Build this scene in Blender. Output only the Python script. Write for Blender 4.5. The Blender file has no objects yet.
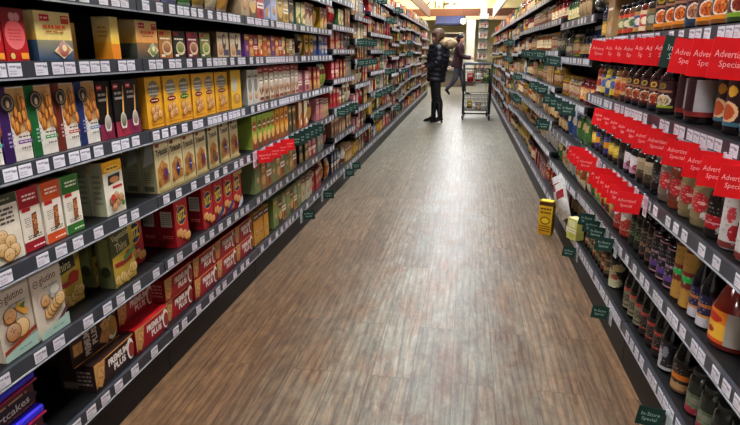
import bpy, math, random
from mathutils import Vector, Matrix

rnd = random.Random(11)
SC = bpy.context.scene
COL = SC.collection
PI = math.pi

# ------------------------------------------------------------------ colour + mesh helpers
def lin(h):
    if not isinstance(h, str):
        return tuple(h)
    h = h.lstrip('#')
    out = []
    for i in (0, 2, 4):
        c = int(h[i:i + 2], 16) / 255
        out.append(c / 12.92 if c <= .04045 else ((c + .055) / 1.055) ** 2.4)
    return tuple(out)

def mix(a, b, t):
    a, b = lin(a), lin(b)
    return tuple(a[i] + (b[i] - a[i]) * t for i in range(3))

MATS = {}
class MB:
    """collects coloured polygons and becomes ONE mesh"""
    def __init__(s):
        s.V, s.F, s.C, s.M, s.S, s.mats = [], [], [], [], [], []
    def mi(s, m):
        if m not in s.mats:
            s.mats.append(m)
        return s.mats.index(m)
    def face(s, pts, cols, m='carton', smooth=False, idx=None):
        if idx is None:
            b = len(s.V)
            s.V.extend(tuple(p) for p in pts)
            idx = list(range(b, b + len(pts)))
        s.F.append(idx)
        if isinstance(cols, list):
            s.C.append([lin(c) for c in cols])
        else:
            s.C.append([lin(cols)] * len(idx))
        s.M.append(s.mi(m)); s.S.append(smooth)
    def box(s, x0, y0, z0, x1, y1, z1, c, m='carton', top=None, cz=None):
        P = [(x0,y0,z0),(x1,y0,z0),(x1,y1,z0),(x0,y1,z0),(x0,y0,z1),(x1,y0,z1),(x1,y1,z1),(x0,y1,z1)]
        b = len(s.V); s.V.extend(P)
        cu = cz if cz is not None else c
        for f in ((0,1,5,4),(1,2,6,5),(2,3,7,6),(3,0,4,7)):
            s.face(None, [c, c, cu, cu], m, False, [b + i for i in f])
        s.face(None, top or cu, m, False, [b + i for i in (4,5,6,7)])
        s.face(None, c, m, False, [b + i for i in (3,2,1,0)])
    def cbox(s, x0, y0, z0, x1, y1, z1, c, m='carton', r=.004):
        """box with chamfered vertical and horizontal edges"""
        xs, ys, zs = (x0, x1), (y0, y1), (z0, z1)
        def ring(z, i):
            return [(x0+i+r, y0+i, z), (x1-i-r, y0+i, z), (x1-i, y0+i+r, z), (x1-i, y1-i-r, z),
                    (x1-i-r, y1-i, z), (x0+i+r, y1-i, z), (x0+i, y1-i-r, z), (x0+i, y0+i+r, z)]
        s.loft([ring(z0, r), ring(z0 + r, 0), ring(z1 - r, 0), ring(z1, r)], c, m, False)
    def loft(s, rings, c, m='carton', smooth=True, caps=True, closed=True):
        b = len(s.V); n = len(rings[0])
        for r in rings:
            s.V.extend(tuple(p) for p in r)
        cc = (lambda i, j: c[i] if isinstance(c, list) else c)
        for i in range(len(rings) - 1):
            for j in range(n if closed else n - 1):
                k = (j + 1) % n
                c0, c1 = cc(i, j), cc(i + 1, j)
                s.face(None, [c0, c0, c1, c1], m, smooth, [b+i*n+j, b+i*n+k, b+(i+1)*n+k, b+(i+1)*n+j])
        if caps and closed:
            s.face(None, cc(0, 0), m, False, [b + j for j in range(n)][::-1])
            s.face(None, cc(len(rings)-1, 0), m, False, [b + (len(rings)-1)*n + j for j in range(n)])
    def lathe(s, prof, c, m='gloss', n=20, caps=True, cx=0, cy=0, sy=1.0):
        rings = [[(cx + r*math.cos(2*PI*j/n), cy + sy*r*math.sin(2*PI*j/n), z) for j in range(n)] for r, z in prof]
        s.loft(rings, c, m, True, caps)
    def band(s, r0, z0, r1, z1, fn, nu=32, nv=8, m='carton', cy=0, sy=1.0):
        """label wrapped round a round body; fn(a, t): a = 0..1 round with .5 at the front"""
        b = len(s.V)
        for i in range(nv + 1):
            t = i / nv; r = r0 + (r1 - r0) * t; z = z0 + (z1 - z0) * t
            for j in range(nu):
                a = PI / 2 + 2 * PI * j / nu
                s.V.append((r * math.cos(a), cy + sy * r * math.sin(a), z))
        for i in range(nv):
            for j in range(nu):
                k = (j + 1) % nu
                s.face(None, fn((j + .5) / nu, (i + .5) / nv), m, True, [b+i*nu+j, b+i*nu+k, b+(i+1)*nu+k, b+(i+1)*nu+j])
    def tube(s, pts, r, c, m='metal', n=8, r1=None):
        pts = [Vector(p) for p in pts]
        rings = []
        for i, p in enumerate(pts):
            d = (pts[min(i+1, len(pts)-1)] - pts[max(i-1, 0)]).normalized()
            a = Vector((0, 0, 1)) if abs(d.z) < .9 else Vector((1, 0, 0))
            u = d.cross(a).normalized(); v = d.cross(u)
            rr = r if r1 is None else r + (r1 - r) * i / (len(pts) - 1)
            rings.append([p + u * rr * math.cos(2*PI*j/n) + v * rr * math.sin(2*PI*j/n) for j in range(n)])
        s.loft(rings, c, m, True)
    def mesh(s, name):
        me = bpy.data.meshes.new(name)
        me.from_pydata(s.V, [], s.F)
        me.polygons.foreach_set('material_index', s.M)
        me.polygons.foreach_set('use_smooth', s.S)
        ca = me.color_attributes.new('Col', 'FLOAT_COLOR', 'CORNER')
        flat = []
        for cs in s.C:
            for c in cs:
                flat.extend((c[0], c[1], c[2], 1.0))
        ca.data.foreach_set('color', flat)
        for m in s.mats:
            me.materials.append(MATS[m])
        me.update()
        return me

_txt = {}
def text_geo(t, bold=.0):
    k = (t, bold)
    if k not in _txt:
        cu = bpy.data.curves.new('t', 'FONT'); cu.body = t; cu.resolution_u = 2; cu.offset = bold
        o = bpy.data.objects.new('t', cu); COL.objects.link(o)
        dg = bpy.context.evaluated_depsgraph_get(); ev = o.evaluated_get(dg)
        me = ev.to_mesh()
        V = [(v.co.x, v.co.y) for v in me.vertices]; F = [list(p.vertices) for p in me.polygons]
        ev.to_mesh_clear()
        bpy.data.objects.remove(o); bpy.data.curves.remove(cu)
        x0 = min(v[0] for v in V); x1 = max(v[0] for v in V); y0 = min(v[1] for v in V); y1 = max(v[1] for v in V)
        V = [((x - x0) / (x1 - x0), (y - y0) / (y1 - y0)) for x, y in V]
        _txt[k] = (V, F)
    return _txt[k]

class Face:
    """draws flat printed art on one face of a box: u, v in 0..1"""
    def __init__(s, mb, O, U, V, m='carton'):
        s.mb, s.O, s.U, s.V, s.m = mb, Vector(O), Vector(U), Vector(V), m
        s.N = s.U.cross(s.V).normalized(); s.k = 0
        s.w, s.h = s.U.length, s.V.length
    def P(s, u, v):
        return s.O + s.U * u + s.V * v + s.N * (.00035 * s.k)
    def rect(s, u0, v0, u1, v1, c, c2=None):
        s.k += 1
        c2 = c2 or c
        s.mb.face([s.P(u0, v0), s.P(u1, v0), s.P(u1, v1), s.P(u0, v1)], [c, c, c2, c2], s.m)
    def poly(s, pts, c):
        s.k += 1
        s.mb.face([s.P(*p) for p in pts], c, s.m)
    def ell(s, u, v, ru, rv, c, n=18, c2=None):
        s.k += 1
        cols = [mix(c, c2 or c, .5 + .5 * math.sin(2*PI*i/n)) for i in range(n)]
        s.mb.face([s.P(u + ru*math.cos(2*PI*i/n), v + rv*math.sin(2*PI*i/n)) for i in range(n)], cols, s.m)
    def circ(s, u, v, r, c, c2=None, n=18):
        s.ell(u, v, r / s.w, r / s.h, c, n, c2)
    def cookie(s, u, v, r, c='#c58a4a', edge='#8a5324', dots=5, sq=False):
        R = random.Random(int(u*1000+v*77+r*9999))
        if sq:
            a = R.uniform(0, 1.5)
            def q(rr):
                return [(u + rr*math.cos(a+i*PI/2)/s.w, v + rr*math.sin(a+i*PI/2)/s.h) for i in range(4)]
            s.poly(q(r), edge); s.poly(q(r*.9), c)
        else:
            s.circ(u, v, r, edge); s.circ(u, v + r*.06/s.h, r * .88, c, mix(c, '#fff0d0', .35))
        s.k += 1
        for i in range(dots):
            a, d = R.uniform(0, 6.28), R.uniform(0, .6) * r
            uu, vv = u + d*math.cos(a)/s.w, v + d*math.sin(a)/s.h
            rr = r * .1
            s.mb.face([s.P(uu + rr*math.cos(b)/s.w, vv + rr*math.sin(b)/s.h) for b in (0, 1.57, 3.14, 4.71)], edge, s.m)
    def text(s, t, u0, v0, u1, v1, c, bold=.02, rot=0, up=False):
        s.k += 1
        V, F = text_geo(t, bold)
        b = len(s.mb.V)
        cu, cv = (u0+u1)/2, (v0+v1)/2
        for x, y in V:
            if up:
                x, y = 1 - y, x
            X, Y = (u0 + (u1-u0)*x - cu) * s.w, (v0 + (v1-v0)*y - cv) * s.h
            X, Y = X*math.cos(rot) - Y*math.sin(rot), X*math.sin(rot) + Y*math.cos(rot)
            s.mb.V.append(tuple(s.P(cu + X/s.w, cv + Y/s.h)))
        for f in F:
            s.mb.face(None, c, s.m, False, [b + i for i in f])
    def lines(s, u0, v0, u1, v1, n, c):
        """small print too fine to read in the photo"""
        s.k += 1
        hgt = (v1 - v0) / n
        R = random.Random(int(u0*100+v0*1000)+n)
        for i in range(n):
            y = v0 + hgt * (i + .25)
            x = u0
            while x < u1:
                w = R.uniform(.06, .22) * (u1-u0+.3)
                e = min(x + w, u1)
                s.mb.face([s.P(x, y), s.P(e, y), s.P(e, y + hgt*.5), s.P(x, y + hgt*.5)], c, s.m)
                x = e + .03

# ------------------------------------------------------------------ materials (all node based)
def mat(name, rough=.45, metal=0., var=.08, vscale=40., bump=0., bscale=60., coat=0., spec=.5, emit=0., alpha=None, trans=0.):
    m = bpy.data.materials.new(name); m.use_nodes = True
    nt = m.node_tree; N = nt.nodes; L = nt.links
    b = N['Principled BSDF']
    at = N.new('ShaderNodeVertexColor'); at.layer_name = 'Col'
    tc = N.new('ShaderNodeTexCoord')
    nz = N.new('ShaderNodeTexNoise'); nz.inputs['Scale'].default_value = vscale; nz.inputs['Detail'].default_value = 3
    L.new(tc.outputs['Object'], nz.inputs['Vector'])
    mr = N.new('ShaderNodeMapRange'); mr.inputs[1].default_value = .3; mr.inputs[2].default_value = .7
    mr.inputs[3].default_value = 1 - var; mr.inputs[4].default_value = 1 + var
    L.new(nz.outputs[0], mr.inputs[0])
    mx = N.new('ShaderNodeVectorMath'); mx.operation = 'SCALE'
    L.new(at.outputs['Color'], mx.inputs[0]); L.new(mr.outputs[0], mx.inputs['Scale'])
    L.new(mx.outputs[0], b.inputs['Base Color'])
    b.inputs['Roughness'].default_value = rough; b.inputs['Metallic'].default_value = metal
    b.inputs['Specular IOR Level'].default_value = spec
    b.inputs['Coat Weight'].default_value = coat; b.inputs['Coat Roughness'].default_value = .06
    if trans:
        b.inputs['Transmission Weight'].default_value = trans
    if emit:
        L.new(mx.outputs[0], b.inputs['Emission Color']); b.inputs['Emission Strength'].default_value = emit
    if bump:
        n2 = N.new('ShaderNodeTexNoise'); n2.inputs['Scale'].default_value = bscale
        L.new(tc.outputs['Object'], n2.inputs['Vector'])
        bp = N.new('ShaderNodeBump'); bp.inputs['Strength'].default_value = bump; bp.inputs['Distance'].default_value = .01
        L.new(n2.outputs[0], bp.inputs['Height']); L.new(bp.outputs[0], b.inputs['Normal'])
    MATS[name] = m
    return m

mat('carton', .42, var=.07, vscale=30)
mat('print', .5, var=.03)
mat('gloss', .14, var=.1, vscale=25, coat=.4)
mat('plastic', .3, var=.05)
mat('film', .27, var=.12, vscale=22, bump=.6, bscale=45, coat=.2)
mat('metal', .45, metal=.0, var=.1, vscale=14)
mat('steel', .3, metal=.9, var=.08)
mat('painted_wall', .75, var=.04, vscale=3, bump=.05)
mat('cloth', .75, var=.16, vscale=30, bump=.3, bscale=90)
mat('puffer', .42, var=.12, vscale=20, bump=.3, bscale=40)
mat('fur', .9, var=.35, vscale=60, bump=1., bscale=120)
mat('hair', .5, var=.35, vscale=50, bump=.5, bscale=80)
mat('skin', .5, var=.05)
mat('glow', .5, var=.0, emit=1.0)

def floor_material():
    m = bpy.data.materials.new('worn_wood_vinyl'); m.use_nodes = True
    nt = m.node_tree; N = nt.nodes; L = nt.links; b = N['Principled BSDF']
    tc = N.new('ShaderNodeTexCoord')
    sep = N.new('ShaderNodeSeparateXYZ'); L.new(tc.outputs['Object'], sep.inputs[0])
    cmb = N.new('ShaderNodeCombineXYZ'); L.new(sep.outputs['Y'], cmb.inputs['X']); L.new(sep.outputs['X'], cmb.inputs['Y'])
    br = N.new('ShaderNodeTexBrick'); L.new(cmb.outputs[0], br.inputs['Vector'])
    br.offset = .37; br.inputs['Scale'].default_value = 1
    br.inputs['Brick Width'].default_value = 1.25; br.inputs['Row Height'].default_value = .168
    br.inputs['Mortar Size'].default_value = .0014; br.inputs['Mortar Smooth'].default_value = .3; br.inputs['Bias'].default_value = 0
    br.inputs['Color1'].default_value = (0, 0, 0, 1); br.inputs['Color2'].default_value = (1, 1, 1, 1); br.inputs['Mortar'].default_value = (.5, .5, .5, 1)
    # long grain: noise stretched along the plank, shifted per plank
    vm = N.new('ShaderNodeVectorMath'); vm.operation = 'MULTIPLY'; vm.inputs[1].default_value = (19, 1.7, 1)
    L.new(tc.outputs['Object'], vm.inputs[0])
    va = N.new('ShaderNodeVectorMath'); va.operation = 'MULTIPLY_ADD'; va.inputs[1].default_value = (9, 17, 5)
    L.new(br.outputs['Color'], va.inputs[0]); L.new(vm.outputs[0], va.inputs[2])
    g1 = N.new('ShaderNodeTexNoise'); g1.inputs['Scale'].default_value = 1.0; g1.inputs['Detail'].default_value = 8; g1.inputs['Roughness'].default_value = .68; g1.inputs['Distortion'].default_value = 2.6
    L.new(va.outputs[0], g1.inputs['Vector'])
    wv = N.new('ShaderNodeTexWave'); wv.wave_type = 'BANDS'; wv.bands_direction = 'X'
    wv.inputs['Scale'].default_value = .5; wv.inputs['Distortion'].default_value = 16; wv.inputs['Detail'].default_value = 5; wv.inputs['Detail Scale'].default_value = .55
    L.new(va.outputs[0], wv.inputs['Vector'])
    r1 = N.new('ShaderNodeValToRGB'); e = r1.color_ramp.elements
    e[0].position = .22; e[0].color = (*lin('#402d21'), 1); e[1].position = .78; e[1].color = (*lin('#8e6f50'), 1)
    L.new(g1.outputs[0], r1.inputs[0])
    r2 = N.new('ShaderNodeValToRGB'); e = r2.color_ramp.elements
    e[0].position = .0; e[0].color = (.30, .27, .26, 1); e[1].position = .42; e[1].color = (1, 1, 1, 1)
    L.new(wv.outputs[0], r2.inputs[0])
    m1 = N.new('ShaderNodeMix'); m1.data_type = 'RGBA'; m1.blend_type = 'MULTIPLY'; m1.inputs[0].default_value = .42
    L.new(r1.outputs[0], m1.inputs[6]); L.new(r2.outputs[0], m1.inputs[7])
    # plank to plank tone
    r3 = N.new('ShaderNodeMapRange'); r3.inputs[3].default_value = .82; r3.inputs[4].default_value = 1.16
    L.new(br.outputs['Color'], r3.inputs[0])
    m2 = N.new('ShaderNodeVectorMath'); m2.operation = 'SCALE'; L.new(m1.outputs[2], m2.inputs[0]); L.new(r3.outputs[0], m2.inputs['Scale'])
    # fine mottling so the grain breaks up
    mo = N.new('ShaderNodeTexNoise'); mo.inputs['Scale'].default_value = 9; mo.inputs['Detail'].default_value = 9; mo.inputs['Roughness'].default_value = .75; mo.inputs['Distortion'].default_value = 1.2
    mv = N.new('ShaderNodeVectorMath'); mv.operation = 'MULTIPLY'; mv.inputs[1].default_value = (1.5, .8, 1); L.new(tc.outputs['Object'], mv.inputs[0]); L.new(mv.outputs[0], mo.inputs['Vector'])
    mr_ = N.new('ShaderNodeMapRange'); mr_.inputs[1].default_value = .3; mr_.inputs[2].default_value = .7; mr_.inputs[3].default_value = .66; mr_.inputs[4].default_value = 1.3; L.new(mo.outputs[0], mr_.inputs[0])
    m3 = N.new('ShaderNodeVectorMath'); m3.operation = 'SCALE'; L.new(m2.outputs[0], m3.inputs[0]); L.new(mr_.outputs[0], m3.inputs['Scale']); m2 = m3
    # grey wear along the walked middle of the aisle
    d = N.new('ShaderNodeMath'); d.operation = 'ADD'; d.inputs[1].default_value = .10; L.new(sep.outputs['X'], d.inputs[0])
    ab = N.new('ShaderNodeMath'); ab.operation = 'ABSOLUTE'; L.new(d.outputs[0], ab.inputs[0])
    wr = N.new('ShaderNodeMapRange'); wr.inputs[1].default_value = .2; wr.inputs[2].default_value = .82; wr.inputs[3].default_value = 1; wr.inputs[4].default_value = .0
    L.new(ab.outputs[0], wr.inputs[0])
    wn = N.new('ShaderNodeTexNoise'); wn.inputs['Scale'].default_value = 2.6; wn.inputs['Detail'].default_value = 10; wn.inputs['Roughness'].default_value = .78; wn.inputs['Distortion'].default_value = .5
    ws = N.new('ShaderNodeVectorMath'); ws.operation = 'MULTIPLY'; ws.inputs[1].default_value = (2.4, 1.0, 1); L.new(tc.outputs['Object'], ws.inputs[0]); L.new(ws.outputs[0], wn.inputs['Vector'])
    wr2 = N.new('ShaderNodeMapRange'); wr2.inputs[1].default_value = .36; wr2.inputs[2].default_value = .58; L.new(wn.outputs[0], wr2.inputs[0])
    wm = N.new('ShaderNodeMath'); wm.operation = 'MULTIPLY'; L.new(wr.outputs[0], wm.inputs[0]); L.new(wr2.outputs[0], wm.inputs[1])
    wk = N.new('ShaderNodeMath'); wk.operation = 'MULTIPLY'; wk.inputs[1].default_value = .96; L.new(wm.outputs[0], wk.inputs[0])
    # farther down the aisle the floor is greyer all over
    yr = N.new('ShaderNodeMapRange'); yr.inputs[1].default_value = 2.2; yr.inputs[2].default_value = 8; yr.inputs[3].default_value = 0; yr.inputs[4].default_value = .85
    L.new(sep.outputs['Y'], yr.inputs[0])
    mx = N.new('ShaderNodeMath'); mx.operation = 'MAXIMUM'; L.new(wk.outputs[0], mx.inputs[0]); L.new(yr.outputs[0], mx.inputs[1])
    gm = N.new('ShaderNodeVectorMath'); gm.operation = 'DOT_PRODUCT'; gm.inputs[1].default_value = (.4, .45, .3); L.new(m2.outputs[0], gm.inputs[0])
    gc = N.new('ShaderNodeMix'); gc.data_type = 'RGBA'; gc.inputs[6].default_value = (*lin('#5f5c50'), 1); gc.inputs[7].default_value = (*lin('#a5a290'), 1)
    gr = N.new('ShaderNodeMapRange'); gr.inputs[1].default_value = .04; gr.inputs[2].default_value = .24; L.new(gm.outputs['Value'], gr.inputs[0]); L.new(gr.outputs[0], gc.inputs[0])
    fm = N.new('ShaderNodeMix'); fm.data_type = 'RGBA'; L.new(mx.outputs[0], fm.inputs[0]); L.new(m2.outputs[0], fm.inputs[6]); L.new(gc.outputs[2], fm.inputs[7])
    # dark seams
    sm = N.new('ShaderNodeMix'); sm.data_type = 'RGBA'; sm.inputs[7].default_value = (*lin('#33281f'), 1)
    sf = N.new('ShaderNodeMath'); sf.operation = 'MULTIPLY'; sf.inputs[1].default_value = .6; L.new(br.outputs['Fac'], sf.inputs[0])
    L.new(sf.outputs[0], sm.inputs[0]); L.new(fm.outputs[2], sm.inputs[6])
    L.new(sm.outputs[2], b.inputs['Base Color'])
    rr = N.new('ShaderNodeMapRange'); rr.inputs[3].default_value = .30; rr.inputs[4].default_value = .52; L.new(wn.outputs[0], rr.inputs[0])
    L.new(rr.outputs[0], b.inputs['Roughness'])
    b.inputs['Specular IOR Level'].default_value = .28
    bp = N.new('ShaderNodeBump'); bp.inputs['Strength'].default_value = .22; bp.inputs['Distance'].default_value = .004
    L.new(g1.outputs[0], bp.inputs['Height']); L.new(bp.outputs[0], b.inputs['Normal'])
    MATS['floor'] = m
floor_material()

# ------------------------------------------------------------------ object helpers
def link(name, me, parent=None):
    o = bpy.data.objects.new(name, me)
    COL.objects.link(o)
    if parent is not None:
        o.parent = parent
    return o

def tag(o, label, cat, group=None):
    o['label'] = label; o['category'] = cat
    if group:
        o['group'] = group
    return o

def struct(name, mb):
    o = link(name, mb.mesh(name)); o['kind'] = 'structure'
    return o

class Proto:
    """one kind of thing: either a single mesh or [(part name, mesh, [(sub-part name, mesh)])]"""
    def __init__(s, name, cat, w, h, d, parts=None, single=None):
        s.name, s.cat, s.w, s.h, s.d = name, cat, w, h, d
        s.parts = parts; s.single = single
    def put(s, loc, rz, label, group=None, small=False, name=None):
        nm = name or s.name
        if s.parts and not small:
            o = link(nm, None)
            for pn, pm, subs in s.parts:
                c = link(pn, pm, o)
                for sn, sm_ in subs:
                    link(sn, sm_, c)
        else:
            o = link(nm, s.single)
        o.location = loc; o.rotation_euler = (0, 0, rz)
        tag(o, label, s.cat, group)
        return o

def merged(name, mbs):
    a = MB()
    for m in mbs:
        off = len(a.V); a.V.extend(m.V)
        for f, c, mi, sm in zip(m.F, m.C, m.M, m.S):
            a.F.append([i + off for i in f]); a.C.append(c); a.M.append(a.mi(m.mats[mi])); a.S.append(sm)
    return a.mesh(name)

def carton(name, cat, w, h, d, front, side=None, top='#ddd0b0', art=None, sideart=None, m='carton', grad=None):
    mb = MB()
    side = side or front
    mb.box(-w/2, 0, 0, w/2, d, h, side, m, top=top, cz=grad)
    f = Face(mb, (-w/2, 0, 0), (w, 0, 0), (0, 0, h), m)
    if art:
        art(f)
    for O, U in (((-w/2, d, 0), (0, -d, 0)), ((w/2, 0, 0), (0, d, 0))):
        g = Face(mb, O, U, (0, 0, h), m)
        if sideart:
            sideart(g)
    return Proto(name, cat, w, h, d, single=mb.mesh(name))

# ------------------------------------------------------------------ left side products: printed cartons
def a_redcircle(f):
    f.rect(0, 0, 1, 1, '#c01a20', '#7c1a20'); f.ell(.5, .5, .44, .28, '#e07a78', c2='#d05c5c')
    f.lines(.22, .38, .8, .62, 4, '#c04848'); f.circ(.45, .84, .011, '#d9a0a0'); f.circ(.66, .84, .011, '#d9a0a0')
    f.rect(.62, .04, .95, .16, '#e8a13a'); f.ell(.25, .1, .1, .06, '#d8c070')
def a_crisp(lo, hi, snack):
    def art(f):
        f.rect(0, .38, 1, 1, hi, '#efe0a8'); f.rect(0, 0, 1, .42, lo, mix(lo, hi, .35))
        f.rect(.14, .80, .40, .93, '#c8202c'); f.lines(.16, .83, .38, .90, 1, '#f0d0c8'); f.rect(.72, .76, .95, .93, '#cf4a2c')
        f.rect(.75, .87, .93, .90, '#f0c8a0')
        f.lines(.2, .62, .82, .76, 1, '#d8642c'); f.lines(.26, .56, .75, .62, 1, '#b8762c')
        f.poly([(.42, .2), (.72, .42), (.97, .22), (.66, .03)], '#e9dcc0'); f.poly([(.46, .2), (.72, .39), (.92, .22), (.66, .06)], '#d9a868')
        f.circ(.69, .24, .022, snack, mix(snack, '#ffffff', .3)); f.circ(.71, .26, .01, '#e9d9a0')
    return art
def a_small(c, c2, acc):
    def art(f):
        f.rect(0, 0, 1, 1, c, c2); f.rect(.08, .82, .42, .94, '#b82a2c'); f.lines(.12, .64, .85, .76, 1, '#efe6d0')
        f.ell(.58, .36, .38, .26, '#d8c49a'); f.ell(.56, .38, .28, .18, acc, c2=mix(acc, '#ffe0a0', .4)); f.rect(.1, .05, .38, .14, '#e8dfcc')
    return art
def a_beige(f):
    f.rect(0, 0, 1, 1, '#cfb896', '#e0d2b4'); f.ell(.6, .6, .16, .33, '#4a3a30'); f.ell(.62, .68, .1, .16, '#d8c8a8')
    f.rect(.5, .06, .95, .3, '#5a4c60'); f.lines(.08, .74, .4, .86, 2, '#7a6250'); f.cookie(.26, .3, .026)
def a_stick(spine, acc):
    def art(f):
        f.rect(0, 0, 1, 1, '#ddd5c6', '#e6dfd0'); f.rect(0, .0, .34, 1, mix(spine, '#000000', .15), spine)
        f.poly([(.34, .98), (1, .98), (1, .40), (.55, .36), (.40, .55), (.34, .8)], '#c9a06a')
        R = random.Random(5)
        for i in range(10):
            u, v = .44 + .055 * i + R.uniform(-.03, .03), .86 - R.uniform(0, .44)
            f.ell(u, v, .085, .10, '#9a5a22', c2='#8a4c1c'); f.ell(u - .01, v + .015, .06, .075, '#c9823a', c2='#e0a458')
        f.ell(.27, .80, .24, .125, '#2a2420'); f.ell(.27, .80, .20, .10, '#8a7a66'); f.ell(.27, .80, .16, .085, '#2e2824'); f.ell(.27, .78, .06, .05, '#b89a78')
        f.rect(.42, .235, .95, .285, acc); f.lines(.46, .245, .9, .28, 1, '#ddd5c6'); f.lines(.45, .31, .88, .35, 1, '#6a5a4c'); f.lines(.5, .15, .88, .2, 1, '#7a7068')
        f.lines(.08, .2, .27, .42, 4, mix(spine, '#ffffff', .35))
    return art
def a_spoon(dip, low):
    def art(f):
        f.rect(0, 0, 1, 1, '#171312'); f.rect(0, 0, 1, .27, low, mix(low, '#6a2048', .5)); f.rect(.05, .85, .42, .94, '#c8242c'); f.rect(.1, .88, .36, .91, '#f0d0d0')
        f.lines(.1, .64, .62, .82, 2, '#b8aea0'); f.poly([(.52, .36), (.66, .36), (.80, .9), (.72, .9)], '#d8a04e'); f.poly([(.55, .36), (.60, .36), (.755, .88), (.735, .88)], '#f0c878')
        f.ell(.56, .26, .24, .17, '#cfc6ba'); f.ell(.56, .29, .19, .12, dip, c2=mix(dip, '#fff0d8', .4)); f.rect(.4, .08, .72, .14, '#8a3040')
    return art
def a_cookie(v=0):
    def art(f):
        f.rect(0, 0, 1, 1, '#e0a42a', '#ecb838'); f.ell(.5, .76, .36, .17, '#8f8672'); f.lines(.2, .78, .8, .86, 1, '#d8d0c0'); f.lines(.2, .64, .8, .76, 2, '#cfc8b8')
        f.ell(.5, .54, .30, .05, '#7c1f24' if v != 2 else '#3f7a2c')
        f.lines(.3, .52, .7, .56, 1, '#e8d8b0')
        for u, w in ((.34, .34), (.6, .38), (.5, .24), (.72, .26), (.36, .2)):
            f.cookie(u, w, .017, '#c98a3c', '#8a5420', 4)
        f.rect(.1, .05, .9, .09, '#c98a20')
    return art
def a_cookieplain(f):
    f.rect(0, 0, 1, 1, '#d8a42c', '#e4bc40'); f.ell(.35, .62, .26, .2, '#b8b4a4'); f.ell(.5, .25, .4, .14, '#b88a24'); f.cookie(.55, .26, .022)
def a_redtop(c, k=0):
    def art(f):
        f.rect(0, 0, 1, 1, c, '#e0d4be'); f.rect(0, .82, 1, 1, '#a8202a'); f.lines(.15, .86, .85, .95, 1, '#e8c8b8')
        f.ell(.5, .62, .34, .09, '#f0ead8'); f.lines(.2, .58, .8, .66, 1, '#4a3a34')
        for i in range(3):
            f.cookie(.3 + .2 * i, .36 - .07 * (i % 2), .016, ['#b06a3c', '#c28a52', '#8a4a34'][(i + k) % 3], '#6a3c24')
        f.rect(.1, .06, .9, .14, ['#8a2f30', '#7a5a3c', '#a87838'][k % 3])
    return art
def a_cracker(c, spine=None):
    def art(f):
        f.rect(0, 0, 1, 1, '#ddd2be', '#e3dacb'); f.rect(0, .70, 1, 1, c, c); f.rect(0, 0, 1, .16, c)
        f.lines(.2, .80, .85, .92, 2, '#efe2d4'); f.rect(.1, .64, .5, .70, '#b82a2c')
        f.poly([(.46, .2), (.72, .24), (.76, .6), (.52, .58)], '#6e4024'); f.poly([(.49, .22), (.71, .26), (.74, .57), (.54, .56)], '#a9693c')
        R = random.Random(3)
        for i in range(12):
            f.circ(.52 + R.uniform(0, .18), .26 + R.uniform(0, .28), .0025, '#d8a870' if i % 2 else '#6a3a20')
        f.lines(.08, .4, .36, .56, 5, '#9a8a78'); f.lines(.12, .2, .8, .27, 2, '#5d5a4c')
        f.lines(.3, .05, .9, .1, 1, '#e9ddcc')
    return art
def a_cracker_white(f):
    f.rect(0, 0, 1, 1, '#d5c8b2', '#d9cfbd'); f.rect(0, .86, 1, 1, '#3c3f2a'); f.lines(.1, .9, .8, .96, 1, '#8f8f70'); f.lines(.15, .56, .85, .82, 4, '#544a40')
    for u, v in ((.42, .4), (.62, .3), (.35, .22), (.68, .16), (.5, .12)):
        f.cookie(u, v, .02, '#c49a5c', '#8a6234')
def a_melba(f):
    f.rect(0, 0, 1, 1, '#d9d2bb', '#e0dac8'); f.rect(0, .8, 1, 1, '#e0901c', '#eeb428'); f.ell(.5, .86, .42, .06, '#f3cc58'); f.lines(.2, .84, .8, .9, 1, '#8a4c14')
    f.poly([(.2, .56), (.8, .6), (.85, .76), (.24, .74)], '#2c2622'); f.ell(.54, .65, .24, .06, '#b07a48'); f.rect(.4, .48, .9, .53, '#b83a34')
    for u, v in ((.3, .26), (.55, .2), (.75, .28), (.5, .34), (.35, .14)):
        f.cookie(u, v, .015, '#b8763c', '#7a4420')
    f.circ(.3, .33, .012, '#b83c30'); f.circ(.78, .17, .01, '#5a7a2c')
def a_trisc(k):
    def art(f):
        f.rect(0, 0, 1, 1, '#c8b482', '#d5c69c'); f.rect(.12, .88, .36, .95, '#8a2830'); f.text('Triscuit', .1, .72, .92, .85, '#2e2620', .03, .07)
        f.poly([(.1, .1), (.9, .14), (.86, .5), (.5, .62), (.12, .48)], '#b98a4e')
        for u, v in ((.32, .42), (.62, .46), (.45, .26), (.74, .26), (.24, .2)):
            f.cookie(u, v, .02, '#b07838', '#74461c', 6, True)
        if k % 3 == 1:
            f.poly([(.5, .2), (.64, .36), (.5, .52), (.36, .36)], '#35306a'); f.lines(.42, .33, .58, .39, 1, '#d8d0e8')
        elif k % 3 == 0:
            f.ell(.6, .34, .16, .13, '#7a3446'); f.ell(.66, .36, .08, .07, '#4a3a7a')
        else:
            f.ell(.44, .3, .2, .13, '#6a4a30'); f.ell(.6, .2, .15, .08, '#5a3c50')
        f.rect(.0, .0, 1, .05, '#a8935e')
    return art
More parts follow.
